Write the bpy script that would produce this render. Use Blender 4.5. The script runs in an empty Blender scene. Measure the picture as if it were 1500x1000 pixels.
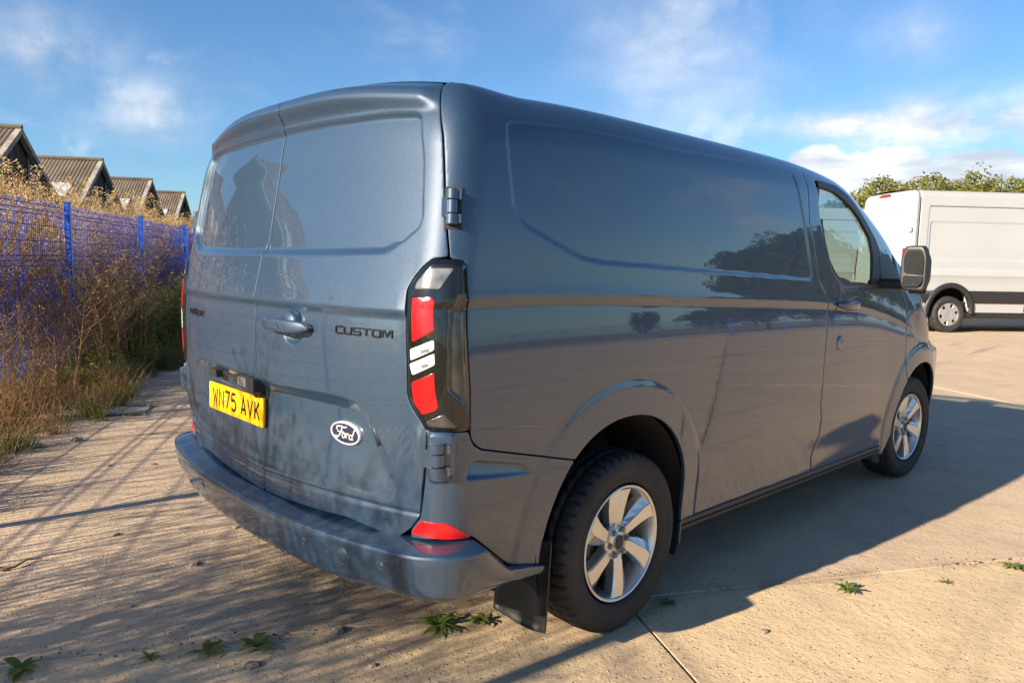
import bpy, math, random
import numpy as np
from mathutils import Matrix, Vector
rng = np.random.default_rng(7)
R = math.radians
scene = bpy.context.scene
# ------------------------------------------------------------------ camera, sky, sun, exposure
cam_d = bpy.data.cameras.new('camera'); cam = bpy.data.objects.new('camera', cam_d)
scene.collection.objects.link(cam); scene.camera = cam
CAM = np.array([2.5824, -2.1815, 1.3817]); YAW, PITCH, ROLL, FPX = .7976, .1072, .0191, 1085.0
_F = Vector((-math.sin(YAW)*math.cos(PITCH), math.cos(YAW)*math.cos(PITCH), -math.sin(PITCH)))
_R = _F.cross(Vector((0, 0, 1))).normalized(); _U = _R.cross(_F)
_R2 = math.cos(ROLL)*_R+math.sin(ROLL)*_U; _U2 = -math.sin(ROLL)*_R+math.cos(ROLL)*_U
M = Matrix((_R2, _U2, -_F)).transposed().to_4x4(); M.translation = Vector(CAM)
cam.matrix_world = M
cam_d.sensor_width = 36.0; cam_d.lens = FPX*36.0/1500.0; cam_d.clip_start = .05; cam_d.clip_end = 3000
SUN_EL, LIGHT_DIR = 21.5, np.array([.13, 1.0])
_az = LIGHT_DIR/np.linalg.norm(LIGHT_DIR)
to_sun = Vector((-_az[0]*math.cos(R(SUN_EL)), -_az[1]*math.cos(R(SUN_EL)), math.sin(R(SUN_EL))))
sun_d = bpy.data.lights.new('sun', 'SUN'); sun_d.energy = 5.0; sun_d.angle = R(.53); sun_d.color = (1.0, .85, .64)
sun = bpy.data.objects.new('sun', sun_d); scene.collection.objects.link(sun)
sun.rotation_euler = to_sun.to_track_quat('Z', 'Y').to_euler()
vs = scene.view_settings; vs.view_transform = 'Standard'; vs.look = 'None'; vs.gamma = 1; vs.exposure = 1.42
try: vs.use_curve_mapping = False
except Exception: pass
scene.cycles.max_bounces = 8; scene.cycles.transparent_max_bounces = 16

class NT:
    """small node-tree builder"""
    def __init__(s, tree): s.t = tree; s.n = tree.nodes; s.l = tree.links
    def new(s, typ, ins=None, **kw):
        n = s.n.new(typ)
        for k, v in kw.items(): setattr(n, k, v)
        for k, v in (ins or {}).items(): s.set(n, k, v)
        return n
    def set(s, n, k, v):
        i = n.inputs[k]
        if isinstance(v, bpy.types.NodeSocket): s.l.new(v, i)
        elif isinstance(v, bpy.types.Node): s.l.new(v.outputs[0], i)
        else: i.default_value = v
    def math(s, op, a, b=None, c=None, clamp=False):
        n = s.n.new('ShaderNodeMath'); n.operation = op; n.use_clamp = clamp
        for k, v in enumerate((a, b, c)):
            if v is not None: s.set(n, k, v)
        return n.outputs[0]
    def vmath(s, op, a, b=None):
        n = s.n.new('ShaderNodeVectorMath'); n.operation = op; s.set(n, 0, a)
        if b is not None: s.set(n, 1, b)
        return n
    def mix(s, f, a, b, blend='MIX'):
        n = s.n.new('ShaderNodeMix'); n.data_type = 'RGBA'; n.blend_type = blend
        s.set(n, 'Factor', f); s.set(n, 6, a); s.set(n, 7, b); return n.outputs[2]
    def noise(s, vec, scale, detail=3, rough=.5, dist=0.):
        return s.new('ShaderNodeTexNoise', {'Vector': vec, 'Scale': scale, 'Detail': detail, 'Roughness': rough, 'Distortion': dist}).outputs[0]
    def ramp(s, f, a, b, lo=0., hi=1.):
        n = s.new('ShaderNodeMapRange', {0: f, 1: a, 2: b, 3: lo, 4: hi}); n.interpolation_type = 'SMOOTHSTEP'; return n.outputs[0]

def c4(c): return (c[0], c[1], c[2], 1.0)
world = bpy.data.worlds.new('World'); scene.world = world; world.use_nodes = True
w = NT(world.node_tree); w.n.clear()
sky = w.n.new('ShaderNodeTexSky'); sky.sky_type = 'NISHITA'; sky.sun_disc = False
sky.sun_elevation = R(SUN_EL); sky.sun_rotation = math.atan2(to_sun.x, to_sun.y)
sky.air_density = 1.0; sky.dust_density = .4; sky.ozone_density = 2.2
gd = w.new('ShaderNodeTexCoord').outputs['Generated']
sx = w.new('ShaderNodeSeparateXYZ', {0: gd}); el = sx.outputs[2]
inv = w.math('DIVIDE', 1.0, w.math('MAXIMUM', w.math('ADD', el, .10), .03))
flat = w.new('ShaderNodeCombineXYZ', {0: w.math('MULTIPLY', sx.outputs[0], inv), 1: w.math('MULTIPLY', sx.outputs[1], inv), 2: 0.})
n1 = w.noise(flat, .55, 9, .62, .25); n2 = w.noise(gd, 5.5, 8, .60, .2); n3 = w.noise(flat, 1.7, 6, .55)
def pix_dir(px, py):
    d = _F+_R2*((px-750)/FPX)-_U2*((py-500)/FPX); return d.normalized()
def blob(px, py, rx, rz, amt):
    """a cloud bank round one direction of the sky"""
    d = pix_dir(px, py); az = Vector((d.x, d.y, 0)).normalized(); tg = Vector((az.y, -az.x, 0))
    dv = w.vmath('SUBTRACT', gd, tuple(d)).outputs[0]
    a = w.math('DIVIDE', w.vmath('DOT_PRODUCT', dv, tuple(tg)).outputs['Value'], rx)
    b = w.math('DIVIDE', w.math('SUBTRACT', el, d.z), rz)
    front = w.math('GREATER_THAN', w.vmath('DOT_PRODUCT', gd, tuple(d)).outputs['Value'], .3)
    r2 = w.math('ADD', w.math('MULTIPLY', a, a), w.math('MULTIPLY', b, b))
    return w.math('MULTIPLY', w.math('MULTIPLY', w.math('EXPONENT', w.math('MULTIPLY', r2, -1.0)), amt), front)
dens = w.math('MULTIPLY', w.ramp(n1, .55, .80), .55)
low_band = w.math('MULTIPLY', w.ramp(el, .02, .10), w.ramp(el, .30, .14))
dens = w.math('ADD', dens, w.math('MULTIPLY', w.math('MULTIPLY', w.ramp(n2, .52, .70), low_band), .55))
n4 = w.noise(gd, 15., 7, .62, .3); soft = w.ramp(n2, .30, .66); puff = w.ramp(w.math('ADD', w.math('MULTIPLY', n2, .75), w.math('MULTIPLY', n3, .25)), .41, .53)
for px, py, rx, rz, amt in ((1010, 50, .12, .12, .62), (60, 75, .065, .040, 1.0), (215, 160, .07, .035, .75), (290, 165, .05, .02, .45), (150, 122, .03, .015, .5), (245, 200, .06, .02, .35),
                            (1240, 183, .085, .016, 1.6), (1440, 180, .13, .030, 1.8), (1330, 55, .05, .03, .5), (400, 190, .10, .03, .25)):
    dens = w.math('MAXIMUM', dens, w.math('MULTIPLY', blob(px, py, rx, rz, amt), soft))
for px, py, rx, rz, amt in ((1290, 262, .19, .040, 1.0), (1195, 240, .05, .030, .8), (1440, 258, .16, .042, 1.0), (1640, 255, .16, .05, 1.0), (880, 330, .2, .05, .8)):
    fld = w.math('ADD', blob(px, py, rx, rz, amt), w.math('ADD', w.math('MULTIPLY', w.math('SUBTRACT', n2, .5), 1.3), w.math('MULTIPLY', w.math('SUBTRACT', n4, .5), .9)))
    dens = w.math('MAXIMUM', dens, w.ramp(fld, .38, .66))
dens = w.math('MINIMUM', dens, 1.0, clamp=True)
shade = w.ramp(w.math('ADD', n3, w.math('MULTIPLY', n2, .6)), .60, 1.0)
cloud = w.mix(shade, (4.0, 4.3, 4.8, 1), (7.4, 7.35, 7.3, 1))
skyc = w.mix(1.0, sky.outputs[0], (.60, .84, 1.07, 1), 'MULTIPLY')
final = w.mix(w.math('MULTIPLY', dens, .9), skyc, cloud)
bg = w.new('ShaderNodeBackground', {'Color': final, 'Strength': .061})
w.l.new(bg.outputs[0], w.new('ShaderNodeOutputWorld').inputs[0])

# ------------------------------------------------------------------ helpers
def link(o): scene.collection.objects.link(o); return o
def mesh(name, V, Fs, mats, smooth=False, mi=None):
    """V: n x 3, Fs: list of faces, or an int array of quads / triangles"""
    me = bpy.data.meshes.new(name); V = np.ascontiguousarray(np.asarray(V, np.float32).reshape(-1, 3))
    if isinstance(Fs, np.ndarray):
        k = Fs.shape[1]; n = len(Fs)
        me.vertices.add(len(V)); me.vertices.foreach_set('co', V.ravel())
        me.loops.add(n*k); me.loops.foreach_set('vertex_index', np.ascontiguousarray(Fs, np.int32).ravel())
        me.polygons.add(n); me.polygons.foreach_set('loop_start', np.arange(0, n*k, k, dtype=np.int32))
        try: me.polygons.foreach_set('loop_total', np.full(n, k, np.int32))
        except Exception: pass
    else:
        me.from_pydata([tuple(map(float, v)) for v in V], [], [tuple(int(i) for i in f) for f in Fs])
    for m in (mats if isinstance(mats, (list, tuple)) else [mats]): me.materials.append(m)
    if mi is not None: me.polygons.foreach_set('material_index', np.asarray(mi, np.int32))
    if smooth: me.polygons.foreach_set('use_smooth', np.ones(len(me.polygons), bool))
    me.update(calc_edges=True); me.validate(clean_customdata=False)
    return me
def attach(o, parent):
    o.parent = parent
    if parent is not None: o.matrix_parent_inverse = world_of(parent).inverted()
def world_of(o):
    m = Matrix.LocRotScale(o.location, o.rotation_euler, o.scale)
    return (world_of(o.parent) @ o.matrix_parent_inverse @ m) if o.parent else m
def obj(name, me, parent=None, label=None, kind=None):
    o = link(bpy.data.objects.new(name, me))
    if parent is not None: attach(o, parent)
    if label: o['label'] = label
    if kind: o['kind'] = kind
    return o
def part(name, V, Fs, mats, parent=None, smooth=False, label=None, kind=None, mi=None):
    return obj(name, mesh(name, V, Fs, mats, smooth, mi), parent, label, kind)
def thing(name, label, cat, loc=(0, 0, 0), rz=0., group=None):
    o = link(bpy.data.objects.new(name, None)); o.location = loc; o.rotation_euler = (0, 0, rz)
    o.empty_display_size = .2; return tag(o, label, cat, group)
def tag(o, label, cat, group=None):
    o['label'] = label; o['category'] = cat
    if group: o['group'] = group
    return o
class MB:
    def __init__(s): s.v = []; s.f = []; s.n = 0
    def add(s, V, Fs):
        V = np.asarray(V, float).reshape(-1, 3); s.v.append(V); s.f += [tuple(int(i)+s.n for i in f) for f in Fs]; s.n += len(V); return s
    def box(s, a, b, m=None, bev=0.):
        a = np.array(a, float); b = np.array(b, float); lo, hi = np.minimum(a, b), np.maximum(a, b)
        if bev > 0:
            pts = []; c = bev
            for sx_, sy_, sz_ in [(i, j, k) for i in (0, 1) for j in (0, 1) for k in (0, 1)]:
                cr = np.array([hi[0] if sx_ else lo[0], hi[1] if sy_ else lo[1], hi[2] if sz_ else lo[2]]); sg = np.array([-1 if q else 1 for q in (sx_, sy_, sz_)], float)
                for ax in range(3):
                    d = sg*c; d[ax] = 0; pts.append(cr+d)
            idx = lambda i, j, k, ax: (i*4+j*2+k)*3+ax
            F = []
            for ax in range(3):
                for sd in (0, 1):
                    o1, o2 = [q for q in range(3) if q != ax]; f = []
                    for p, q in ((0, 0), (1, 0), (1, 1), (0, 1)):
                        t3 = [0, 0, 0]; t3[ax] = sd; t3[o1] = p; t3[o2] = q; f.append(idx(*t3, ax))
                    F.append(f if (sd == 1) == (ax != 1) else f[::-1])
            for e in range(3):
                o1, o2 = [q for q in range(3) if q != e]
                for p in (0, 1):
                    for q in (0, 1):
                        t0 = [0, 0, 0]; t1 = [0, 0, 0]; t0[o1] = t1[o1] = p; t0[o2] = t1[o2] = q; t1[e] = 1
                        F.append([idx(*t0, o1), idx(*t1, o1), idx(*t1, o2), idx(*t0, o2)])
            for i in (0, 1):
                for j in (0, 1):
                    for k in (0, 1): F.append([idx(i, j, k, 0), idx(i, j, k, 1), idx(i, j, k, 2)])
            V = np.array(pts)
        else:
            V = np.array([[lo[0] if i else hi[0], lo[1] if j else hi[1], lo[2] if k else hi[2]] for i in (1, 0) for j in (1, 0) for k in (1, 0)])
            F = [(0, 1, 3, 2), (4, 6, 7, 5), (0, 4, 5, 1), (2, 3, 7, 6), (0, 2, 6, 4), (1, 5, 7, 3)]
        if m is not None: V = V @ np.array(m.to_3x3()).T+np.array(m.translation)
        return s.add(V, F)
    def tube(s, pts, rad, n=6, caps=True):
        pts = np.asarray(pts, float); k = len(pts); rad = np.broadcast_to(np.asarray(rad, float), (k,))
        t = np.gradient(pts, axis=0); t /= np.linalg.norm(t, axis=1, keepdims=True)+1e-9
        ref = np.array([0, 0, 1.]) if abs(t[0][2]) < .9 else np.array([1., 0, 0]); V = []
        for i in range(k):
            a = np.cross(t[i], ref); a /= np.linalg.norm(a)+1e-9; b = np.cross(t[i], a)
            an = np.arange(n)*2*np.pi/n; V.append(pts[i]+rad[i]*(np.cos(an)[:, None]*a+np.sin(an)[:, None]*b))
        F = [(i*n+j, i*n+(j+1) % n, (i+1)*n+(j+1) % n, (i+1)*n+j) for i in range(k-1) for j in range(n)]
        if caps: F += [tuple(range(n))[::-1], tuple((k-1)*n+j for j in range(n))]
        return s.add(np.concatenate(V), F)
    def lathe(s, prof, n=48, axis='x', closed=False, cen=(0, 0, 0)):
        """prof: (radius, along-axis) pairs"""
        an = np.arange(n)*2*np.pi/n; V = []
        for r, a in prof:
            c, q = r*np.cos(an), r*np.sin(an); z = np.full(n, a)
            V.append(np.stack([z, c, q] if axis == 'x' else [c, z, q] if axis == 'y' else [c, q, z], -1))
        k = len(prof); V = np.concatenate(V)+np.array(cen)
        F = [(i*n+j, i*n+(j+1) % n, ((i+1) % k)*n+(j+1) % n, ((i+1) % k)*n+j) for i in range(k if closed else k-1) for j in range(n)]
        return s.add(V, F)
    def prism(s, poly, m, h0, h1):
        """poly in 2-D, m maps (x, y, h) -> 3-D"""
        n = len(poly); V = [m(x, y, h0) for x, y in poly]+[m(x, y, h1) for x, y in poly]
        F = [tuple(range(n))[::-1], tuple(range(n, 2*n))]+[(i, (i+1) % n, n+(i+1) % n, n+i) for i in range(n)]
        return s.add(V, F)
    def make(s, name, mats, parent=None, smooth=False, label=None, kind=None):
        return part(name, np.concatenate(s.v), s.f, mats, parent, smooth, label, kind)

def mat(name, col, rough=.5, metal=0., coat=0., spec=.5, var=.0, vscale=6., bump=0., bscale=80., coords='Object', col2=None, emis=None):
    m = bpy.data.materials.new(name); m.use_nodes = True; t = NT(m.node_tree); b = t.n['Principled BSDF']
    b.inputs['Roughness'].default_value = rough; b.inputs['Metallic'].default_value = metal
    b.inputs['Coat Weight'].default_value = coat; b.inputs['Coat Roughness'].default_value = .03
    b.inputs['Specular IOR Level'].default_value = spec; b.inputs['Base Color'].default_value = c4(col)
    co = t.new('ShaderNodeTexCoord').outputs[coords]
    if var > 0:
        f = t.ramp(t.noise(co, vscale, 5, .6), .3, .7)
        c2 = col2 if col2 else tuple(min(1, x*(1+var)) for x in col); c1 = col if col2 else tuple(x*(1-var) for x in col)
        t.set(b, 'Base Color', t.mix(f, c4(c1), c4(c2)))
    if bump > 0:
        t.set(b, 'Normal', t.new('ShaderNodeBump', {'Height': t.noise(co, bscale, 4, .6), 'Strength': bump, 'Distance': .01}))
    return m
def paint(name, col, flake_col):
    m = bpy.data.materials.new(name); m.use_nodes = True; t = NT(m.node_tree); b = t.n['Principled BSDF']
    co = t.new('ShaderNodeTexCoord').outputs['Object']
    vor = t.new('ShaderNodeTexVoronoi', {'Vector': co, 'Scale': 900.}); nv = t.vmath('SUBTRACT', vor.outputs['Color'], (.5, .5, .5)).outputs[0]
    geo = t.new('ShaderNodeNewGeometry').outputs['Normal']
    sc = t.n.new('ShaderNodeVectorMath'); sc.operation = 'SCALE'; t.set(sc, 0, nv); sc.inputs['Scale'].default_value = .055
    nn = t.vmath('NORMALIZE', t.vmath('ADD', geo, sc.outputs[0]).outputs[0]).outputs[0]
    sp = t.ramp(t.new('ShaderNodeSeparateXYZ', {0: vor.outputs['Color']}).outputs[0], .55, 1.0)
    dirt = t.ramp(t.noise(co, 2.2, 6, .65), .50, .80)
    base = t.mix(sp, c4(col), c4(flake_col)); base = t.mix(t.math('MULTIPLY', dirt, .05), base, (.20, .17, .14, 1))
    t.set(b, 'Base Color', base); b.inputs['Metallic'].default_value = .22; b.inputs['Roughness'].default_value = .48
    t.set(b, 'Normal', nn); b.inputs['Coat Weight'].default_value = 1.0
    t.set(b, 'Coat Roughness', t.math('MULTIPLY', dirt, .03)); b.inputs['Coat IOR'].default_value = 1.68
    # slight orange peel in the clear coat
    t.set(b, 'Coat Normal', t.new('ShaderNodeBump', {'Height': t.noise(co, 55., 2, .5), 'Strength': .02, 'Distance': .002}))
    return m
M_PAINT = paint('blue_metallic_paint', (.0115, .032, .068), (.024, .060, .115))
M_DARKP = mat('dark_grey_paint', (.014, .016, .019), .35)
M_WHITE = mat('white_paint', (.36, .372, .38), .35, 0, .8, var=.03, vscale=1.5)
M_BLACK = mat('black_plastic', (.018, .018, .019), .45, bump=.05, bscale=300)
M_GLOSS = mat('gloss_black', (.008, .008, .009), .12, 0, .6)
M_GREYPL = mat('grey_plastic', (.10, .10, .105), .5)
M_RUB = mat('tyre_rubber', (.020, .019, .018), .75, var=.35, vscale=9, bump=.15, bscale=120)
M_RUBW = mat('rubber_seal', (.012, .012, .013), .6)
M_ALU = mat('alloy_silver', (.62, .61, .60), .30, .85, .5, var=.04)
M_ALUD = mat('alloy_grey_side', (.34, .34, .34), .40, .8, .2)
M_STEEL = mat('dull_steel', (.30, .29, .28), .45, .9, var=.2, vscale=20)
M_DARK = mat('underbody_black', (.012, .011, .010), .9)
M_RED = mat('red_lens', (.55, .004, .007), .10, 0, .6, bump=.12, bscale=330)
M_CLEAR = mat('white_lens', (.62, .62, .60), .12, 0, 1., var=.08, vscale=40)
M_SMOKE = mat('smoked_lens', (.006, .006, .006), .05, 0, .35)
M_SMOKE2 = mat('grey_reflector_lens', (.055, .053, .050), .12, .3, .4, var=.3, vscale=30)
M_YEL = mat('number_plate_yellow', (.86, .42, .004), .28, 0, .3)
M_WPLATE = mat('chrome_white', (.80, .81, .82), .18, .6)
M_NAVY = mat('badge_navy', (.006, .014, .045), .15, 0, .8)
M_SEAT = mat('seat_fabric', (.030, .031, .034), .9, var=.2, vscale=60)
M_COVER = mat('clear_plastic_cover', (.62, .64, .62), .35, 0, 0, var=.1, vscale=12)
def glass(name, tint, alpha_spec=1.0):
    m = bpy.data.materials.new(name); m.use_nodes = True; t = NT(m.node_tree); t.n.clear()
    tr_ = t.new('ShaderNodeBsdfTransparent', {'Color': c4(tint)}); gl = t.new('ShaderNodeBsdfGlossy', {'Color': (1, 1, 1, 1), 'Roughness': .0})
    bf = t.new('ShaderNodeNewGeometry').outputs['Backfacing']; fr = t.new('ShaderNodeFresnel', {'IOR': t.math('ADD', 1.52, t.math('MULTIPLY', bf, 1/1.52-1.52))}); mx = t.new('ShaderNodeMixShader', {0: fr.outputs[0], 1: tr_.outputs[0], 2: gl.outputs[0]})
    t.l.new(mx.outputs[0], t.new('ShaderNodeOutputMaterial').inputs[0]); return m
M_GLASS = glass('green_tint_glass', (.62, .72, .68))
M_MIRROR = mat('mirror_glass', (.16, .17, .175), .10, .88, var=.12, vscale=40)

# ---------- shape of the van's painted skin: u runs round the plan outline, v runs up ----------
def spl(xs, ys):
    """natural cubic spline"""
    xs = np.array(xs, float); ys = np.array(ys, float); n = len(xs)
    h = np.diff(xs); A = np.eye(n); b = np.zeros(n)
    for i in range(1, n-1):
        A[i, i-1] = h[i-1]; A[i, i] = 2*(h[i-1]+h[i]); A[i, i+1] = h[i]
        b[i] = 3*((ys[i+1]-ys[i])/h[i]-(ys[i]-ys[i-1])/h[i-1])
    c = np.linalg.solve(A, b)
    def f(x):
        x = np.clip(np.asarray(x, float), xs[0], xs[-1])
        i = np.clip(np.searchsorted(xs, x)-1, 0, n-2); d = x-xs[i]; hi = h[i]
        bb = (ys[i+1]-ys[i])/hi-hi*(2*c[i]+c[i+1])/3; dd = (c[i+1]-c[i])/(3*hi)
        return ys[i]+d*(bb+d*(c[i]+d*dd))
    return f
def sst(a, b, x):
    t = np.clip((np.asarray(x, float)-a)/(b-a), 0, 1); return t*t*(3-2*t)
_w = spl([.18,.30,.42,.50,.60,.72,.90,1.05,1.22,1.40,1.60,1.76,1.95],
         [.950,.957,.962,.972,.985,.993,.997,.9945,.985,.977,.962,.943,.913])
_yc = spl([.2,.47,.8,1.0,1.2,1.30,1.40,1.6,1.8,1.95],
          [-.925,-.943,-.962,-.972,-.972,-.962,-.942,-.905,-.868,-.842])
_zt = spl([-1.2,-.8,-.55,-.3,.2,1.0,1.45,1.85,2.05,2.30,2.70,2.92,3.05,3.15,3.32,3.5,3.7,3.9,4.1],
          [1.82,1.874,1.903,1.917,1.920,1.914,1.905,1.880,1.852,1.775,1.585,1.39,1.24,1.16,1.08,1.04,.99,.93,.86])
_yf = spl([.2,.5,.8,1.0,1.2,1.9],[4.0,4.06,4.03,3.95,3.75,3.6])
def crease(t):
    return np.where(t > 0, .006*np.exp(-np.abs(t)/.05), np.where(t > -.032, .006-.010*sst(0, .032, -t), -.004*np.exp(-np.abs(t+.032)/.08)))
UA, UB, UE, UF = .86, 1.06, 4.86, 6.3
def halfw(y, z):
    w = _w(z)
    w = w+crease(z-(1.261-.034*y))*(1-sst(2.7, 3.0, y))
    return w+.012*sst(2.4, 3.0, y)-.016*sst(.2, -.9, y)-.04*sst(1.2,2.7,y)*sst(1.25,1.9,z)+.11*sst(2.75,3.1,y)*sst(1.1,1.9,z)
def rear_y(x, z):
    return _yc(z)+.080*(np.abs(x)/.9)**2.6
def plan(u, z, d=0.):
    u = np.asarray(u, float); z = np.asarray(z, float); u, z = np.broadcast_arrays(u, z)
    ua = _w(z)-.13; s = ua/UA
    yA = rear_y(ua, z); yB = yA+.135
    # rear
    xr = np.minimum(u, UA)*s; yr = rear_y(xr, z)
    # side
    ys = yB+(np.clip(u, UB, UE)-UB)*(3.0-yB)/(UE-UB); xs = halfw(ys, z)
    # corner bezier
    wB = halfw(yB, z); t = np.clip((u-UA)/(UB-UA), 0, 1)
    tA = .080*2.6/.9*(ua/.9)**1.6
    hx = wB-ua; P0 = (ua, yA); P1 = (ua+.62*hx, yA+.62*hx*tA); P3 = (wB, yB); P2 = (wB, yB-.62*(yB-yA))
    bz = lambda t, k: (1-t)**3*P0[k]+3*(1-t)**2*t*P1[k]+3*(1-t)*t*t*P2[k]+t**3*P3[k]
    # front bezier
    wE = halfw(3.0, z); yf = _yf(z); t2 = np.clip((u-UE)/(UF-UE), 0, 1)
    Q0 = (wE, 3.0); Q1 = (wE-.0, 3.0+.80*(yf-3.0)); Q2 = (wE*.9, yf); Q3 = (0*wE, yf)
    b2 = lambda t, k: (1-t)**3*Q0[k]+3*(1-t)**2*t*Q1[k]+3*(1-t)*t*t*Q2[k]+t**3*Q3[k]
    x = np.where(u < UA, xr, np.where(u < UB, bz(t, 0), np.where(u < UE, xs, b2(t2, 0))))
    y = np.where(u < UA, yr, np.where(u < UB, bz(t, 1), np.where(u < UE, ys, b2(t2, 1))))
    return x, y
VT, VM = 1.74, 1.98
def skin0(u, v):
    u = np.asarray(u, float); v = np.asarray(v, float); u, v = np.broadcast_arrays(u, v)
    th = np.clip((v-VT)/(VM-VT), 0, 1)*1.40
    z0 = np.where(v < VT, v, VT+.165*np.sin(th)); d = .105*(1-np.cos(th))
    zz = np.minimum(z0, 1.95)
    x, y = plan(u, zz)
    # lip over the rear doors
    e = 1e-3
    x2, y2 = plan(u+e, zz); x1, y1 = plan(u-e, zz)
    tx, ty = x2-x1, y2-y1; L = np.hypot(tx, ty)+1e-12
    nx, ny = ty/L, -tx/L
    x = x-nx*d; y = y-ny*d
    k = np.clip((_zt(y)-.8)/(1.905-.8), .0, 1.2)
    z = np.where(z0 > .8, .8+(z0-.8)*k, z0)
    # crown of the roof at the back
    z = z+np.where(u < 1.3, (.095)*sst(1.70, 1.9, z0)*np.clip(1-np.abs(x/.93)**2.7, 0, 1)*(1-sst(1.0, 1.3, u)), 0)
    return np.stack([x, y, z], -1)
def skin(u, v, D=0.):
    P = skin0(u, v); e = 2e-3
    N = np.cross(skin0(u+e, v)-skin0(u-e, v), skin0(u, v+e)-skin0(u, v-e))
    N /= np.linalg.norm(N, axis=-1, keepdims=True)+1e-12
    return P+N*np.asarray(D)[..., None], N

T = {'gap':[[0.856,1.928],[0.908,1.764],[0.928,1.584],[0.944,1.484],[0.96,1.412]],
 'lampL':[[0.912,1.408],[0.88,1.384],[0.852,1.348],[0.836,1.316],[0.836,1.296],[0.84,1.1],[0.836,0.996],[0.848,0.964],[0.888,0.912],[0.9,0.896]],
 'low':[[0.896,0.864],[0.884,0.744],[0.868,0.62],[0.836,0.576],[0.784,0.532]],
 'doorbot':[[0.556,0.548],[0.008,0.504]],
 'lampR':[[0.96,1.404],[1.012,1.396],[1.02,1.376],[1.04,1.264],[1.044,1.008],[1.04,0.892]],
 'lampB':[[0.956,0.896],[0.908,0.896]],
 'cut':[[1.044,0.868],[1.056,0.844],[1.08,0.828],[1.236,0.788],[1.368,0.756],[1.52,0.72]],
 'bcut':[[0.84,0.544],[0.936,0.556],[1.048,0.556],[1.22,0.412],[1.396,0.372]],
 'seam':[[3.232,1.892],[3.24,1.604],[3.364,1.316],[3.448,1.252],[3.492,1.184],[3.472,1.028],[3.456,0.908],[3.46,0.676],[3.5,0.58],[3.508,0.492],[3.448,0.392],[3.468,0.304]],
 'fseam':[[4.524,1.388],[4.624,1.384],[4.628,1.232],[4.644,1.032],[4.656,0.756]],
 'sill':[[2.24,0.34],[2.808,0.328],[3.572,0.312],[4.44,0.296]],
 'win':[[1.136,1.808],[1.164,1.82],[1.448,1.828],[2.076,1.824],[2.968,1.84],[3.108,1.828],[3.12,1.776],[3.292,1.336],[3.268,1.316],[2.3,1.348],[1.636,1.372],[1.512,1.388],[1.388,1.432],[1.232,1.492],[1.18,1.54],[1.152,1.656],[1.132,1.764]],
 'frame':[[3.352,1.824],[3.412,1.84],[3.676,1.856],[3.872,1.824],[4.04,1.756],[4.216,1.688],[4.288,1.62],[4.3,1.548],[4.208,1.348],[4.048,1.316],[3.704,1.3],[3.64,1.316],[3.56,1.356],[3.48,1.424],[3.42,1.52],[3.372,1.66]],
 'glass':[[3.34,1.788],[3.404,1.8],[3.616,1.8],[3.792,1.764],[3.976,1.716],[4.116,1.648],[4.136,1.556],[4.088,1.344],[3.704,1.316],[3.656,1.328],[3.58,1.364],[3.496,1.428],[3.436,1.528],[3.392,1.668]],
 'sail':[[4.24,1.556],[4.236,1.34],[4.6,1.456],[4.56,1.612],[4.44,1.672]],
 'rwin':[[0.004,1.828],[0.232,1.828],[0.484,1.828],[0.688,1.832],[0.796,1.832],[0.82,1.824],[0.848,1.716],[0.856,1.588],[0.86,1.528],[0.848,1.496],[0.796,1.46],[0.756,1.432],[0.712,1.416],[0.364,1.412],[0.044,1.412]],
 'lip':[[-0.092,1.876],[0.2,1.868],[0.424,1.868],[0.616,1.864],[0.748,1.868],[0.82,1.844]],
 'plate_top':[[0.096,0.948],[0.312,0.956],[0.472,0.96],[0.572,0.956],[0.624,0.944],[0.66,0.92],[0.696,0.868],[0.752,0.78]],
 'groove':[[0.02,0.584],[0.448,0.604],[0.72,0.612],[0.86,0.62]],
 'stamp':[[1.016,0.74],[1.04,0.8],[1.248,0.756],[1.312,0.712],[1.268,0.708],[1.092,0.728]],
 'refl':[[0.84,0.564],[0.876,0.612],[0.964,0.612],[1.02,0.584],[1.048,0.556],[0.984,0.56]],
 'w0':[[0.904,1.38],[0.984,1.376],[0.948,1.316],[0.868,1.316],[0.872,1.336]],
 'red':[[0.864,1.292],[0.924,1.296],[0.936,1.28],[0.94,1.196],[0.868,1.16]],
 'w1':[[0.86,1.14],[0.94,1.172],[0.94,1.14],[0.86,1.104]],
 'w2':[[0.856,1.096],[0.94,1.132],[0.94,1.096],[0.864,1.06]],
 'red2':[[0.86,1.04],[0.936,1.076],[0.936,1.02],[0.944,0.972],[0.936,0.96],[0.892,0.944],[0.864,0.98]],
 'grey':[[0.9,0.924],[0.96,0.952],[1.0,0.908],[0.912,0.908]],
 'facet':[[0.98,1.256],[1.0,1.3],[1.028,1.3],[1.036,0.956],[1.02,0.968],[0.972,1.02]],
 'plate':[[-0.476,0.864],[0.068,0.868],[0.008,0.74],[-0.576,0.728]],
 'plamp':[[-0.4,0.912],[-0.148,0.92]],
 'cam':[[0.004,0.908]],
 'handle':[[0.096,1.172],[0.396,1.168],[0.272,1.212],[0.268,1.132]],
 'text':[[0.524,1.176],[0.8,1.184],[0.524,1.192],[0.524,1.164]],
 'oval':[[0.44,0.816],[0.592,0.816],[0.52,0.816],[0.532,0.856],[0.508,0.78]],
 'hinge':[[0.912,1.596],[0.92,1.512],[0.928,0.86],[0.924,0.768]],
 'fh':[[3.564,1.204],[3.84,1.2],[3.648,0.992]],
 'trans':[[-0.728,1.156],[-0.48,1.16],[-0.728,1.168]],
 'arch':[[1.516,0.728],[2.248,0.332]]}
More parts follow.
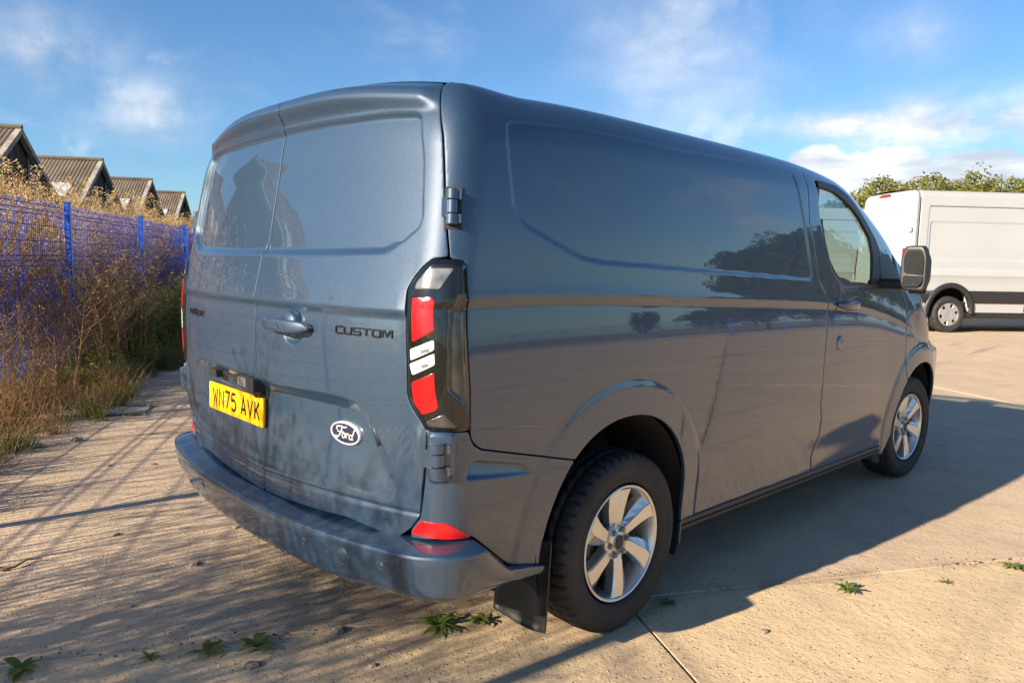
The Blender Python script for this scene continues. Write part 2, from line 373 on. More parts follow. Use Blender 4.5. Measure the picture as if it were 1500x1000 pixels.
# ------------------------------------------------------------------ outlines in (u, v)
def rpoly(P, r=.012, n=4):
    P = [np.array(p, float) for p in P]; out = []; N = len(P)
    for i in range(N):
        a, b, c = P[i-1], P[i], P[(i+1) % N]; d1 = a-b; d2 = c-b; l1 = np.linalg.norm(d1); l2 = np.linalg.norm(d2)
        k = min(r, l1*.45, l2*.45)
        p, q = b+d1/(l1+1e-9)*k, b+d2/(l2+1e-9)*k
        for t in np.linspace(0, 1, n): out.append((1-t)**2*p+2*(1-t)*t*b+t*t*q)
    return np.array(out)
def psd(P, margin=.09):
    """signed distance to a polygon, negative inside; clipped to margin away from its box"""
    P = np.asarray(P, float); A = P; B = np.roll(P, -1, 0); lo = P.min(0)-margin; hi = P.max(0)+margin
    def f(u, v):
        u, v = np.broadcast_arrays(np.asarray(u, float), np.asarray(v, float)); out = np.full(u.shape, margin)
        m = (u > lo[0]) & (u < hi[0]) & (v > lo[1]) & (v < hi[1])
        if not m.any(): return out
        x, y = u[m], v[m]; d2 = np.full(x.shape, 1e9); ins = np.zeros(x.shape, bool)
        for a, b in zip(A, B):
            ex, ey = b-a; L = ex*ex+ey*ey+1e-15; t = np.clip(((x-a[0])*ex+(y-a[1])*ey)/L, 0, 1)
            d2 = np.minimum(d2, (x-a[0]-t*ex)**2+(y-a[1]-t*ey)**2)
            c = (a[1] > y) != (b[1] > y)
            if ey != 0: ins ^= c & (x < ex*(y-a[1])/ey+a[0])
        out[m] = np.sqrt(d2)*np.where(ins, -1, 1); return out
    return f
def arch(u, v, yc, zc, ra, rb):
    p = skin0(u, v); dy = np.abs(p[..., 1]-yc)/ra; dz = np.maximum(p[..., 2]-zc, 0)/rb
    return ((dy**2.15+dz**2.15)**(1/2.15)-1)*ra
archR = lambda u, v: arch(u, v, -.035, .40, .415, .437)
archF = lambda u, v: arch(u, v, 3.10, .375, .385, .405)
G = .0065     # shut-line gap
gap, lampL, low = T['gap'], T['lampL'], T['low']
gapX = [(a+.006, b) for a, b in gap]
LAMP = rpoly(lampL+T['lampB'][::-1]+T['lampR'][::-1], .012)
DOOR = rpoly([(.0035, 1.955), (gap[0][0]-.002, 1.955)]+gap[1:]+[(a-.003, b) for a, b in lampL]+low+[(.556, .546), (.30, .525), (.0035, .508)], .010)
CORN = rpoly([(a+.002, b-.003) for a, b in lampL[-2:]]+[(T['lampB'][0][0], .893), (T['lampR'][-1][0]-.004, .889)]+[(a-.003, b-.004) for a, b in T['cut']]+[(1.62, .70), (1.62, .30), (1.47, .37)]+[(a, b+.004) for a, b in T['bcut'][::-1]]+[(low[-2][0]+.006, low[-2][1])]+[(a+.006, b) for a, b in low[:3][::-1]], .008)
SEAM = [(T['seam'][0][0], 2.0)]+[(u_, v_) for u_, v_ in T['seam']]
SILL = T['sill']
QUART = rpoly([(a, b) for a, b in gapX[:1]]+[(gapX[0][0], 2.05)]+SEAM[:1]+SEAM[1:-1]+[(SEAM[-1][0], SILL[2][1])]+[SILL[1], SILL[0], (2.20, .34), (2.2, .2), (1.9, .6), (1.62, .70)]+[(a, b) for a, b in T['cut'][::-1]]+[(T['lampR'][-1][0]+.003, .885)]+[(a+.003, b+.002) for a, b in T['lampR'][::-1]]+gapX[:0:-1], .012)
FSEAM = [(4.60, 1.50), (4.665, 1.36), (4.662, 1.22), (4.650, 1.02), (4.66, .74)]
FDOOR = rpoly([(a+G, b) for a, b in SEAM]+[], .001) if False else rpoly([(SEAM[0][0]+G, 1.95)]+[(a+G, b) for a, b in SEAM[1:-1]]+[(SEAM[-1][0]+G, SILL[2][1])]+[(4.3, .300), (4.44, .296), (4.46, .2), (4.75, .6)]+FSEAM[::-1]+[(4.50, 1.60), (4.62, 1.95)], .012)
FEND = rpoly([(a+G, b) for a, b in FSEAM]+[(4.80, .55), (4.85, .1), (5.2, .1), (5.22, .25), (6.29, .25), (6.29, 2.0), (4.62, 2.0)], .012)
FRAME, GLASSP = rpoly(T['frame'], .02), rpoly(T['glass'], .02)
WIN = rpoly(T['win'][:4]+[(2.8, 1.846)]+T['win'][4:9]+T['win'][9:], .035)
RWIN = rpoly([(-.02, T['rwin'][1][1])]+T['rwin'][1:-1]+[(-.02, T['rwin'][-2][1])], .03)
PLATE_TOP = [(-.05, .945)]+T['plate_top']+[(.80, .68), (.70, .60), (-.05, .58)]
sd_win, sd_rwin, sd_stamp = psd(WIN), psd(RWIN), psd(rpoly(T['stamp'], .02))
sd_plate = psd(rpoly(PLATE_TOP, .05)); sd_lampo = psd(LAMP)
sd_facet = psd(rpoly(T['facet'], .015))
HCUP_T, HCUP_B = (.276, 1.185), (.272, 1.155)

def flare(d, w_, h):
    return np.where(d < w_+.02, h*(1-sst(w_-.030, w_+.006, d))*(.35+.65*np.clip(1-d/w_, 0, 1)), 0)
def D_side(u, v):
    s = sd_win(u, v); D = -.0045*sst(0, .008, -s)
    D = D+flare(archR(u, v), .125, .011)+flare(archF(u, v), .12, .018)
    return D
def D_corner(u, v):
    s = sd_stamp(u, v); d = -.022*sst(0, .012, -s)*np.clip((v-.70)/.085, 0, 1)
    # raised surround of the lower hinge
    h = psd(rpoly([(.905, .895), (1.0, .893), (.985, .85), (.985, .765), (.97, .74), (.905, .735)], .02))(u, v)
    d = d+.016*sst(.004, -.010, h)
    return d+flare(archR(u, v), .125, .011)
def D_door(u, v, grip=True):
    s = sd_rwin(u, v); wv = np.where(v < 1.46, .034, .014)
    D = -.017*sst(0, 1, -s/wv)
    D = D+(.044-.018*sst(.3, .85, u))*sst(1.830, 1.866, v)*(1-sst(.80, .90, u))*(1-.95*sst(1.875, 1.945, v))
    D = D+crease(v-1.255)*(1-sst(.80, .86, u))*1.2
    p = sd_plate(u, v); q = np.clip(-p/.056, 0, 1); q = np.where(q < .12, q*q/.24, np.where(q > .88, 1-.06-(1-q)**2/.24+.0, q-.06)); D = D-.038*q*sst(.54, .86, v)
    gl = .584+.045*np.clip(u/.86, 0, 1); D = D-.0055*np.exp(-((v-gl)/.0055)**2)
    # grip recesses above and below the handle bar
    for (cu, cv, ru, rv) in () if not grip else ((.276, 1.194, .050, .030), (.272, 1.138, .058, .034)):
        q = ((u-cu)/ru)**2+((v-cv)/rv)**2; D = D-.020*np.clip(1-q, 0, 1)**.6
    # rounded edge beside the lower hinge
    D = D+.008*np.exp(-((u-.872)/.014)**2)*sst(.66, .72, v)*sst(.92, .86, v)
    return D
def D_lamp(u, v):
    s = sd_lampo(u, v); D = .010*sst(0, .018, -s)+.006*sst(.93, .985, u)*sst(1.04, 1.0, u)
    return D-.007*sst(0, .012, -sd_facet(u, v))

def panel(name, sd, ub, vb, du, dv, Df, mats, parent, lift=0., flange=True, gapo=.0019, depth=.016, label=None, steps=None):
    """one pressed panel of the skin: a fine grid trimmed to its outline, with a rolled edge"""
    u = np.arange(ub[0], ub[1]+du, du); v = np.arange(vb[0], vb[1]+dv, dv); U, Vv = np.meshgrid(u, v, indexing='ij')
    sdf = lambda a, b: sd(a, b)+gapo
    S = sdf((U[:-1, :-1]+U[1:, 1:])/2, (Vv[:-1, :-1]+Vv[1:, 1:])/2); keep = S < 0
    nu, nv = U.shape; idx = np.arange(nu*nv).reshape(nu, nv)
    q = np.stack([idx[:-1, :-1], idx[1:, :-1], idx[1:, 1:], idx[:-1, 1:]], -1)[keep]
    if not len(q): raise RuntimeError('empty panel '+name)
    used, inv_ = np.unique(q.ravel(), return_inverse=True); q = inv_.reshape(-1, 4)
    pu, pv = U.ravel()[used].copy(), Vv.ravel()[used].copy()
    E = np.concatenate([q[:, [0, 1]], q[:, [1, 2]], q[:, [2, 3]], q[:, [3, 0]]]); n = len(used)
    key = E.min(1).astype(np.int64)*n+E.max(1); _, first, cnt = np.unique(key, return_index=True, return_counts=True)
    be = E[first[cnt == 1]]; bv = np.unique(be.ravel()); e = 1e-4
    def grad(a, b):
        gx = (sdf(a+e, b)-sdf(a-e, b))/(2*e); gy = (sdf(a, b+e)-sdf(a, b-e))/(2*e); L = np.hypot(gx, gy)+1e-9
        return gx/L, gy/L, L
    for it in range(3):
        s = sdf(pu[bv], pv[bv]); gx, gy, L = grad(pu[bv], pv[bv]); mv = np.clip(s/np.maximum(L, .3), -1.6*du, 1.6*du)
        pu[bv] -= gx*mv; pv[bv] -= gy*mv
    D = Df(pu, pv)+lift if Df else np.full(n, lift)
    P, N = skin(pu, pv, D); faces = q
    if flange:
        gx, gy, L = grad(pu[bv], pv[bv]); base = n; mp = np.full(n, -1); mp[bv] = np.arange(len(bv)); prev = bv.copy(); allP = [P]; allF = [q]
        for o_, dd in (steps or ((.0011, -.0004), (.0019, -.0019), (.0020, -depth))):
            Pk, _ = skin(pu[bv]+gx*o_, pv[bv]+gy*o_, D[bv]+dd); allP.append(Pk); cur = base+np.arange(len(bv)); base += len(bv)
            a, b = mp[be[:, 0]], mp[be[:, 1]]; allF.append(np.stack([prev[a], cur[a], cur[b], prev[b]], -1)); prev = cur
        P = np.concatenate(allP); faces = np.concatenate(allF)
    return part(name, P, faces, mats, parent, True, label)
def on_skin(u, v, D=0.):
    s = -1 if u < 0 else 1
    p, n_ = skin(np.array(abs(u)), np.array(float(v)), np.array(float(D))); m = np.array([s, 1, 1.]); return p*m, n_*m
def mirror(o, parent, label=None):
    c = o.copy(); link(c); attach(c, parent); c.scale = (-1, 1, 1)
    if label: c['label'] = label
    return c

# stroke lettering -------------------------------------------------
def arc(cx, cy, rx, ry, a0, a1, n=10): return [(cx+rx*math.cos(R(a)), cy+ry*math.sin(R(a))) for a in np.linspace(a0, a1, n)]
GL = {'W': [[(0, 1), (.22, 0), (.45, .72), (.68, 0), (.9, 1)]], 'N': [[(.05, 0), (.05, 1), (.75, 0), (.75, 1)]], '7': [[(0, 1), (.75, 1), (.28, 0)]],
      '5': [[(.72, 1), (.12, 1), (.06, .58)]+arc(.38, .32, .36, .32, 130, -150, 14)], 'A': [[(0, 0), (.40, 1), (.80, 0)], [(.16, .30), (.64, .30)]],
      'V': [[(0, 1), (.40, 0), (.80, 1)]], 'K': [[(.05, 0), (.05, 1)], [(.75, 1), (.08, .40)], [(.27, .60), (.78, 0)]],
      'C': [[(1, 1), (.14, 1), (0, .86), (0, .14), (.14, 0), (1, 0)]], 'U': [[(0, 1), (0, .14), (.14, 0), (.86, 0), (1, .14), (1, 1)]],
      'S': [[(1, 1), (.12, 1), (0, .9), (0, .62), (.12, .5), (.88, .5), (1, .38), (1, .1), (.88, 0), (0, 0)]], 'T': [[(0, 1), (1.1, 1)], [(.55, 1), (.55, 0)]],
      'O': [[(.14, 1), (.86, 1), (1, .86), (1, .14), (.86, 0), (.14, 0), (0, .14), (0, .86), (.14, 1)]], 'M': [[(0, 0), (0, 1), (.22, 1), (.6, .25), (.98, 1), (1.2, 1), (1.2, 0)]],
      'R': [[(0, 0), (0, 1), (.86, 1), (1, .86), (1, .58), (.86, .45), (.05, .45)], [(.5, .45), (1, 0)]], 'I': [[(.1, 0), (.1, 1)]],
      'B': [[(0, 0), (0, 1), (.6, 1), (.72, .88), (.72, .62), (.6, .52), (0, .52)], [(.6, .52), (.8, .42), (.8, .1), (.68, 0), (0, 0)]],
      'D': [[(0, 0), (0, 1), (.6, 1), (.8, .8), (.8, .2), (.6, 0), (0, 0)]], 'G': [[(.8, .85), (.65, 1), (.15, 1), (0, .85), (0, .15), (.15, 0), (.8, 0), (.8, .45), (.45, .45)]],
      'E': [[(.75, 1), (0, 1), (0, 0), (.75, 0)], [(0, .5), (.65, .5)]]}
def stroke(mb, P, wd, m, h0, h1):
    P = np.array(P, float); n = len(P); closed = np.allclose(P[0], P[-1]); L = []; Rr = []
    for i in range(n):
        a = P[i-1] if i else (P[-2] if closed else None); b = P[(i+1)] if i < n-1 else (P[1] if closed else None)
        d1 = (P[i]-a) if a is not None else (b-P[i]); d2 = (b-P[i]) if b is not None else d1
        d1 = d1/(np.linalg.norm(d1)+1e-9); d2 = d2/(np.linalg.norm(d2)+1e-9)
        n1_, n2_ = np.array([-d1[1], d1[0]]), np.array([-d2[1], d2[0]]); k = n1_+n2_; L2 = np.linalg.norm(k)
        k = n1_ if L2 < .2 else k/L2; s = 1/max(np.dot(k, n1_), .42)
        L.append(P[i]+k*s*wd/2); Rr.append(P[i]-k*s*wd/2)
    V = [m(*p, h1) for p in L]+[m(*p, h1) for p in Rr]+[m(*p, h0) for p in L]+[m(*p, h0) for p in Rr]; F = []
    for i in range(n-1):
        F += [(i, n+i, n+i+1, i+1), (i, i+1, 2*n+i+1, 2*n+i), (n+i, 3*n+i, 3*n+i+1, n+i+1)]
    F += [(0, 2*n, 3*n, n), (n-1, 2*n-1, 4*n-1, 3*n-1)]
    mb.add(V, F)
def letters(name, txt, m, size, wd, adv, matl, parent, h0, h1, sx=1., gaps=None):
    """each letter is an object of its own"""
    x = 0.
    for i, ch in enumerate(txt):
        if ch == ' ': x += adv*.6; continue
        mb = MB(); wmax = max(p[0] for s in GL[ch] for p in s)
        for s in GL[ch]: stroke(mb, [(x+p[0]*size*sx, p[1]*size) for p in s], wd, m, h0, h1)
        mb.make(name, matl, parent); x += wmax*size*sx+adv*.25
    return x

# ------------------------------------------------------------------ ground: one sheet, concrete bays on it
def ground_mat(name, sand, grey, dark, ridges):
    m = bpy.data.materials.new(name); m.use_nodes = True; t = NT(m.node_tree); b = t.n['Principled BSDF']
    co = t.new('ShaderNodeNewGeometry').outputs['Position']
    big = t.ramp(t.noise(co, .45, 5, .6, .3), .35, .68); mid = t.ramp(t.noise(co, 2.6, 6, .65, .4), .40, .70)
    base = t.mix(big, c4(sand), c4(grey)); base = t.mix(t.math('MULTIPLY', mid, .45), base, c4(dark))
    fine = t.noise(co, 42., 4, .7); base = t.mix(t.ramp(fine, .42, .72, 0, .35), base, (.50, .43, .33, 1))
    # exposed aggregate: pale and dark stones
    vo = t.new('ShaderNodeTexVoronoi', {'Vector': co, 'Scale': 62., 'Randomness': 1.}); vs_ = t.new('ShaderNodeSeparateXYZ', {0: vo.outputs['Color']})
    st = t.math('MULTIPLY', t.ramp(vo.outputs['Distance'], .36, .20), t.math('GREATER_THAN', vs_.outputs[0], .70))
    stc = t.mix(vs_.outputs[1], (.13, .10, .08, 1), (.60, .55, .47, 1)); base = t.mix(t.math('MULTIPLY', st, .92), base, stc)
    v2 = t.new('ShaderNodeTexVoronoi', {'Vector': co, 'Scale': 150.}); s2 = t.new('ShaderNodeSeparateXYZ', {0: v2.outputs['Color']})
    pit = t.math('MULTIPLY', t.ramp(v2.outputs['Distance'], .34, .18), t.math('GREATER_THAN', s2.outputs[0], .80))
    base = t.mix(t.math('MULTIPLY', pit, .6), base, (.10, .08, .06, 1))
    # tyre and oil stains, long in the driving direction
    rot = t.new('ShaderNodeMapping', {'Vector': co}); rot.inputs['Rotation'].default_value = (0, 0, R(29.6)); rot.inputs['Scale'].default_value = (1.1, .16, 1)
    sta = t.ramp(t.noise(rot, 1.3, 5, .6, .6), .56, .74, 0, .55); base = t.mix(sta, base, (.085, .068, .055, 1))
    cc = t.vmath('DOT_PRODUCT', co, (.869, -.495, 0)).outputs['Value']; jd = t.math('ABSOLUTE', t.math('SUBTRACT', cc, t.math('ADD', .598, t.math('MULTIPLY', t.math('SUBTRACT', t.noise(co, 3., 4), .5), .10))))
    jm = t.math('MULTIPLY', t.ramp(jd, .06, .0), t.ramp(t.noise(co, 1.7, 4), .40, .58)); base = t.mix(t.math('MULTIPLY', jm, .5), base, (.15, .115, .085, 1))
    t.set(b, 'Base Color', base); b.inputs['Roughness'].default_value = .9; b.inputs['Specular IOR Level'].default_value = .25
    h = t.math('ADD', t.math('MULTIPLY', t.noise(co, 30., 6, .75), .6), t.math('MULTIPLY', st, .35)); h = t.math('SUBTRACT', h, t.math('MULTIPLY', pit, .5))
    h = t.math('ADD', h, t.math('MULTIPLY', t.noise(co, 7., 3, .6), .8))
    if ridges:
        r2 = t.new('ShaderNodeMapping', {'Vector': co}); r2.inputs['Rotation'].default_value = (0, 0, R(29.6))
        wv = t.new('ShaderNodeTexWave', {'Vector': r2, 'Scale': 19., 'Distortion': 5., 'Detail': 4., 'Detail Scale': 2.5}); wv.bands_direction = 'X'
        h = t.math('ADD', h, t.math('MULTIPLY', t.math('MULTIPLY', wv.outputs['Fac'], t.ramp(t.noise(co, .7, 4), .46, .70)), .16))
    t.set(b, 'Normal', t.new('ShaderNodeBump', {'Height': h, 'Strength': .75, 'Distance': .012})); return m
M_CON_A = ground_mat('sandy_concrete', (.63, .465, .28), (.57, .43, .28), (.42, .31, .205), False)
M_CON_B = ground_mat('brushed_concrete', (.56, .415, .285), (.49, .365, .255), (.36, .265, .19), True)
M_DIRT = mat('dirt', (.13, .10, .07), .95, var=.45, vscale=3.5, bump=.6, bscale=14)
M_FIELD = mat('dry_field', (.15, .16, .06), .95, var=.3, vscale=.3, coords='Object')
E1, E2 = np.array([.495, .869]), np.array([.869, -.495])       # the bays run along these
def ca(c, a): return E2*c+E1*a
gs = 1600.
part('ground', [(-gs, -gs, -.05), (gs, -gs, -.05), (gs, gs, -.05), (-gs, gs, -.05)], [(0, 1, 2, 3)], M_FIELD, None, kind='structure')
yard = part('concrete_yard', [(*ca(c, a), -.018) for c, a in ((-24, -3.4), (34, -3.4), (34, 62), (-24, 62))], [(0, 1, 2, 3)], mat('joint_fill', (.30, .235, .16), .95, var=.4, vscale=8), None, kind='structure')
def slab(c0, c1, a0, a1, m):
    h = .004; z = rng.normal(0, .0012, 4); b_ = .005
    lo = [(c0+h, a0+h), (c1-h, a0+h), (c1-h, a1-h), (c0+h, a1-h)]; up = [(c0+h+b_, a0+h+b_), (c1-h-b_, a0+h+b_), (c1-h-b_, a1-h-b_), (c0+h+b_, a1-h-b_)]
    V = [(*ca(*p), -.017) for p in lo]+[(*ca(*p), -.007+z[i]) for i, p in enumerate(lo)]+[(*ca(*p), z[i]) for i, p in enumerate(up)]
    F = [(8, 9, 10, 11)]+[(i, (i+1) % 4, 4+(i+1) % 4, 4+i) for i in range(4)]+[(4+i, 4+(i+1) % 4, 8+(i+1) % 4, 8+i) for i in range(4)]
    part('concrete_slab', V, F, m, yard)
cs = [-22.15, -17.6, -13.05, -8.5, -3.95, .598, 5.15, 9.7, 14.25, 18.8, 23.35, 27.9]
for i in range(len(cs)-1):
    if cs[i] < .5: As = [-3.3, 6.45] + [6.45+8.85*k for k in range(1, 6)]
    else: As = [-3.3, -2.36]+[.59+2.93*k for k in range(0, 19)]
    for j in range(len(As)-1): slab(cs[i], cs[i+1], As[j], As[j+1], M_CON_B if cs[i] < .5 else M_CON_A)

# ------------------------------------------------------------------ wheels
def wheel(kind, W_RAD=.343):
    """an alloy or steel wheel round the x axis, outer side at +x; returns a list of (name, V, F, material, smooth, children)"""
    parts = []
    # tyre
    n = 288; prof = [(.228, -.085), (.235, -.098), (.262, -.108), (.295, -.110), (.318, -.104), (.332, -.092), (.338, -.080), (.341, -.058), (.341, -.054), (.333, -.053), (.333, -.045), (.341, -.044), (.343, -.012), (.335, -.011), (.335, -.003), (.343, -.002),
            (.343, .030), (.335, .031), (.335, .039), (.341, .040), (.341, .055), (.338, .080), (.3325, .092), (.3305, .0935), (.3185, .1035), (.3165, .1045), (.296, .110), (.281, .1105), (.279, .1090), (.258, .1075), (.256, .1085), (.240, .101), (.232, .094), (.228, .088)]
    prof = [(r*W_RAD/.343, a) for r, a in prof]
    an = np.arange(n)*2*np.pi/n; PR = np.array(prof); rr = np.repeat(PR[:, 0][:, None], n, 1); aa = np.repeat(PR[:, 1][:, None], n, 1)
    for k, (r, a) in enumerate(prof):
        if abs(a) > .053 and abs(a) < .0925 and r > .3: rr[k] -= np.where((np.arange(n) % 6) < 1, .009, 0)
        elif r > .3395 and abs(a) < .05: rr[k] -= np.where(((np.arange(n)+2*(k % 2)) % 8) < 1, .009, 0)
    V = np.stack([aa, rr*np.cos(an), rr*np.sin(an)], -1).reshape(-1, 3); K = len(prof)
    ii, jj = np.meshgrid(np.arange(K-1), np.arange(n), indexing='ij'); j2 = (jj+1) % n
    F = np.stack([ii*n+jj, ii*n+j2, (ii+1)*n+j2, (ii+1)*n+jj], -1).reshape(-1, 4)
    tyre = ('tyre', V, F, M_RUB, False, [])
    # raised lettering on the sidewall
    mb = MB()
    def ring(txt, r0, a0, h, dirn):
        x = a0
        for ch in txt:
            wmax = max(p[0] for s in GL[ch] for p in s)
            for s in GL[ch]:
                if dirn > 0: f = lambda px, py, hh: ((.1045+hh), (r0+py)*math.sin(x+px/r0), (r0+py)*math.cos(x+px/r0))
                else: f = lambda px, py, hh: ((.1045+hh), (r0-py)*math.sin(x-px/r0), (r0-py)*math.cos(x-px/r0))
                stroke(mb, [(p[0]*h*.8, p[1]*h) for p in s], .0045, f, 0., .0022)
            x += dirn*(wmax*h*.8+.009)/r0
    if kind == 'alloy':
        lets = []
        for txt, r0, a0, dn_ in (('DURAVIS', .262, .10, 1), ('BRIDGESTONE', .285, 3.75, -1)):
            mb = MB(); ring(txt, r0, a0, .022, dn_); parts.append(('tyre_lettering', np.concatenate(mb.v), mb.f, M_RUB, False, []))
    parts.insert(0, tyre)
    if kind == 'alloy':
        rim = MB(); rim.lathe([(.2215, .083), (.2220, .092), (.2195, .0955), (.214, .0955), (.2085, .090), (.2055, .078), (.198, .055), (.192, .02), (.190, -.06), (.205, -.085), (.222, -.088)], 96)
        parts.append(('rim', np.concatenate(rim.v), rim.f, M_ALU, True, []))
        for k in range(6):
            mb = MB(); a0 = k*math.pi/3+R(1)
            def P(r, ang, x): a = a0+R(ang); return (x, r*math.sin(a), r*math.cos(a))
            # top face: a blade that widens to the rim, its trailing flank cut down to a lower facet
            rs = [.050, .085, .130, .175, .2075]; hi_a = [-19, -10.5, -4.5, -2.0, 1.5]; hi_b = [19, 15, 14.5, 15.5, 17.5]; lo_a = [-24, -21, -17.5, -13.5, -9.5]
            xt = [.070, .078, .083, .088, .091]; V = []; 
            for i in range(5):
                V += [P(rs[i], hi_a[i], xt[i]), P(rs[i], hi_b[i], xt[i]-.001), P(rs[i], hi_b[i]+2.0/ (rs[i]/.1), xt[i]-.008), P(rs[i], hi_b[i]+2.2/(rs[i]/.1), xt[i]-.045), P(rs[i], lo_a[i]-1.5, xt[i]-.05), P(rs[i], lo_a[i], xt[i]-.020), P(rs[i], hi_a[i]-1.2/(rs[i]/.1), xt[i]-.003)]
            F = [(i*7+j, i*7+(j+1) % 7, (i+1)*7+(j+1) % 7, (i+1)*7+j) for i in range(4) for j in range(7)]
            parts.append(('spoke', np.array(V), F, M_ALU, False, []))
        hub = MB(); hub.lathe([(.001, .074), (.030, .074), (.034, .071), (.066, .071), (.070, .066), (.072, .03), (.001, .03)], 36)
        parts.append(('hub', np.concatenate(hub.v), hub.f, M_ALU, True, []))
        cap = MB(); cap.lathe([(.001, .0815), (.020, .0812), (.0245, .079), (.026, .074)], 30); parts.append(('hub_cap', np.concatenate(cap.v), cap.f, M_BLACK, True, []))
        rg = MB(); rg.lathe([(.0258, .0745), (.0262, .0795), (.0285, .0795), (.029, .0745)], 30); parts.append(('hub_cap_ring', np.concatenate(rg.v), rg.f, M_STEEL, True, []))
        for k in range(6):
            a = k*math.pi/3+R(31); c = (0, .050*math.sin(a), .050*math.cos(a)); nb = MB()
            nb.lathe([(.001, .0875), (.0075, .0870), (.0090, .084), (.0092, .070)], 6, cen=c); nb.lathe([(.0135, .073), (.0125, .0755), (.0098, .0755)], 14, cen=c)
            parts.append(('wheel_nut', np.concatenate(nb.v), nb.f, M_STEEL, False, []))
        disc = MB(); disc.lathe([(.05, .012), (.148, .012), (.150, .008), (.150, -.010), (.05, -.010)], 48); parts.append(('brake_disc', np.concatenate(disc.v), disc.f, M_STEEL, True, []))
        cal = MB(); cal.box((-.03, -.175, -.07), (.03, -.105, .07), None, .01); parts.append(('brake_caliper', np.concatenate(cal.v), cal.f, M_GREYPL, False, []))
    else:
        rim = MB(); rim.lathe([(.222, .080), (.2225, .090), (.218, .093), (.210, .088), (.200, .075), (.195, -.06), (.22, -.085)], 64); parts.append(('rim', np.concatenate(rim.v), rim.f, M_STEEL, True, []))
        tr_ = MB(); tr_.lathe([(.001, .090), (.034, .090), (.038, .080), (.050, .080), (.055, .092), (.120, .096), (.135, .092), (.14, .082)], 60)
        # openings between six broad fingers
        for k in range(6):
            a0 = k*math.pi/3; V = []
            for r in (.135, .165, .195, .210):
                for ang in (-21, -19.5, 19.5, 21): V.append((.088 if abs(ang) == 21 else .0925, r*math.sin(a0+R(ang)), r*math.cos(a0+R(ang))))
            tr_.add(V, [(i*4+j, i*4+j+1, (i+1)*4+j+1, (i+1)*4+j) for i in range(3) for j in range(3)])
        tr_.lathe([(.198, .086), (.200, .094), (.212, .095), (.222, .088)], 60)
        parts.append(('wheel_trim', np.concatenate(tr_.v), tr_.f, M_ALU, False, []))
        bk = MB(); bk.lathe([(.001, .05), (.196, .05)], 40); parts.append(('wheel_disc', np.concatenate(bk.v), bk.f, M_DARK, False, []))
    return parts
def make_meshes(parts): return [(nm, mesh(nm, V, F, m_, sm)) for nm, V, F, m_, sm, _ in parts]
ALLOY = make_meshes(wheel('alloy')); TRIMW = make_meshes(wheel('trim'))
def add_wheel(MS, parent, loc, side, scale=1., spin=0., steer=0.):
    o = obj('wheel', MS[0][1]); Mx = Matrix.Translation(loc) @ Matrix.Rotation(steer, 4, 'Z') @ Matrix.Scale(scale, 4)
    if side < 0: Mx = Mx @ Matrix.Rotation(math.pi, 4, 'Z')
    Mx = Mx @ Matrix.Rotation(spin, 4, 'X')
    o.parent = parent; o.matrix_parent_inverse = world_of(parent).inverted(); o.matrix_basis = Mx
    for nm, me in MS[1:]:
        c = link(bpy.data.objects.new(nm, me)); c.parent = o
    return o

# ------------------------------------------------------------------ the blue van
van = thing('panel_van', 'blue-grey metallic panel van with yellow number plate, seen from its rear corner', 'van', (0, 1.5, 0))
qp = panel('side_panel', lambda u, v: np.maximum(np.maximum(psd(QUART)(u, v), -archR(u, v)), -psd(LAMP)(u, v)-.002), (.88, 3.60), (.24, 1.981), .0075, .0075, D_side, M_PAINT, van)
door = panel('rear_door', psd(DOOR), (-.02, 1.02), (.44, 1.981), .005, .005, D_door, M_PAINT, van)
cp = panel('corner_panel', lambda u, v: np.maximum(psd(CORN)(u, v), -archR(u, v)), (.80, 1.70), (.30, .93), .005, .005, D_corner, M_PAINT, van)
fd = panel('front_door', lambda u, v: np.maximum(np.maximum(psd(FDOOR)(u, v), -archF(u, v)), -psd(FRAME)(u, v)), (3.2, 4.75), (.24, 1.94), .0075, .0075, D_side, M_PAINT, van)
fe = panel('front_wing', lambda u, v: np.maximum(psd(FEND)(u, v), -archF(u, v)), (4.5, 6.30), (.24, 1.981), .010, .010, D_side, M_PAINT, van)
seal = panel('window_seal', lambda u, v: np.maximum(psd(FRAME)(u, v), -psd(GLASSP)(u, v)), (3.4, 4.45), (1.25, 1.95), .005, .005, lambda u, v: .004*sst(0, .03, -psd(FRAME)(u, v)), M_BLACK, fd, lift=-.002, gapo=.001)
gl = panel('window_glass', psd(GLASSP), (3.4, 4.4), (1.28, 1.95), .012, .012, None, M_GLASS, fd, lift=-.012, flange=False, gapo=-.006)
sail = panel('mirror_sail', psd(rpoly(T['sail'], .01)), (4.2, 4.75), (1.3, 1.75), .008, .008, None, M_BLACK, fd, lift=.004)
LP = M_PAINT; M_GREYL = mat('pale_smoked_lens', (.12, .12, .118), .12, .2, 1., var=.5, vscale=22)
rd_seam = None
lamp = panel('tail_lamp', psd(LAMP), (.82, 1.07), (.88, 1.42), .004, .004, D_lamp, M_SMOKE, van, gapo=.002)
lamp_parts = []
for nm, key, m_, lf in (('grey_reflector', 'w0', M_GREYL, .0006), ('red_lens', 'red', M_RED, .0012), ('white_lens', 'w1', M_CLEAR, .0012), ('white_lens', 'w2', M_CLEAR, .0012), ('red_lens', 'red2', M_RED, .0012), ('grey_reflector', 'grey', M_SMOKE2, .0006), ('side_reflector', 'facet', M_SMOKE2, .0002)):
    s_ = psd(rpoly(T[key], .006))
    lamp_parts.append(panel(nm, s_, (.84, 1.06), (.89, 1.40), .0035, .0035, D_lamp, m_, lamp, lift=lf, steps=((.0008, -.0004), (.0012, -.0012), (.0012, -.004))))
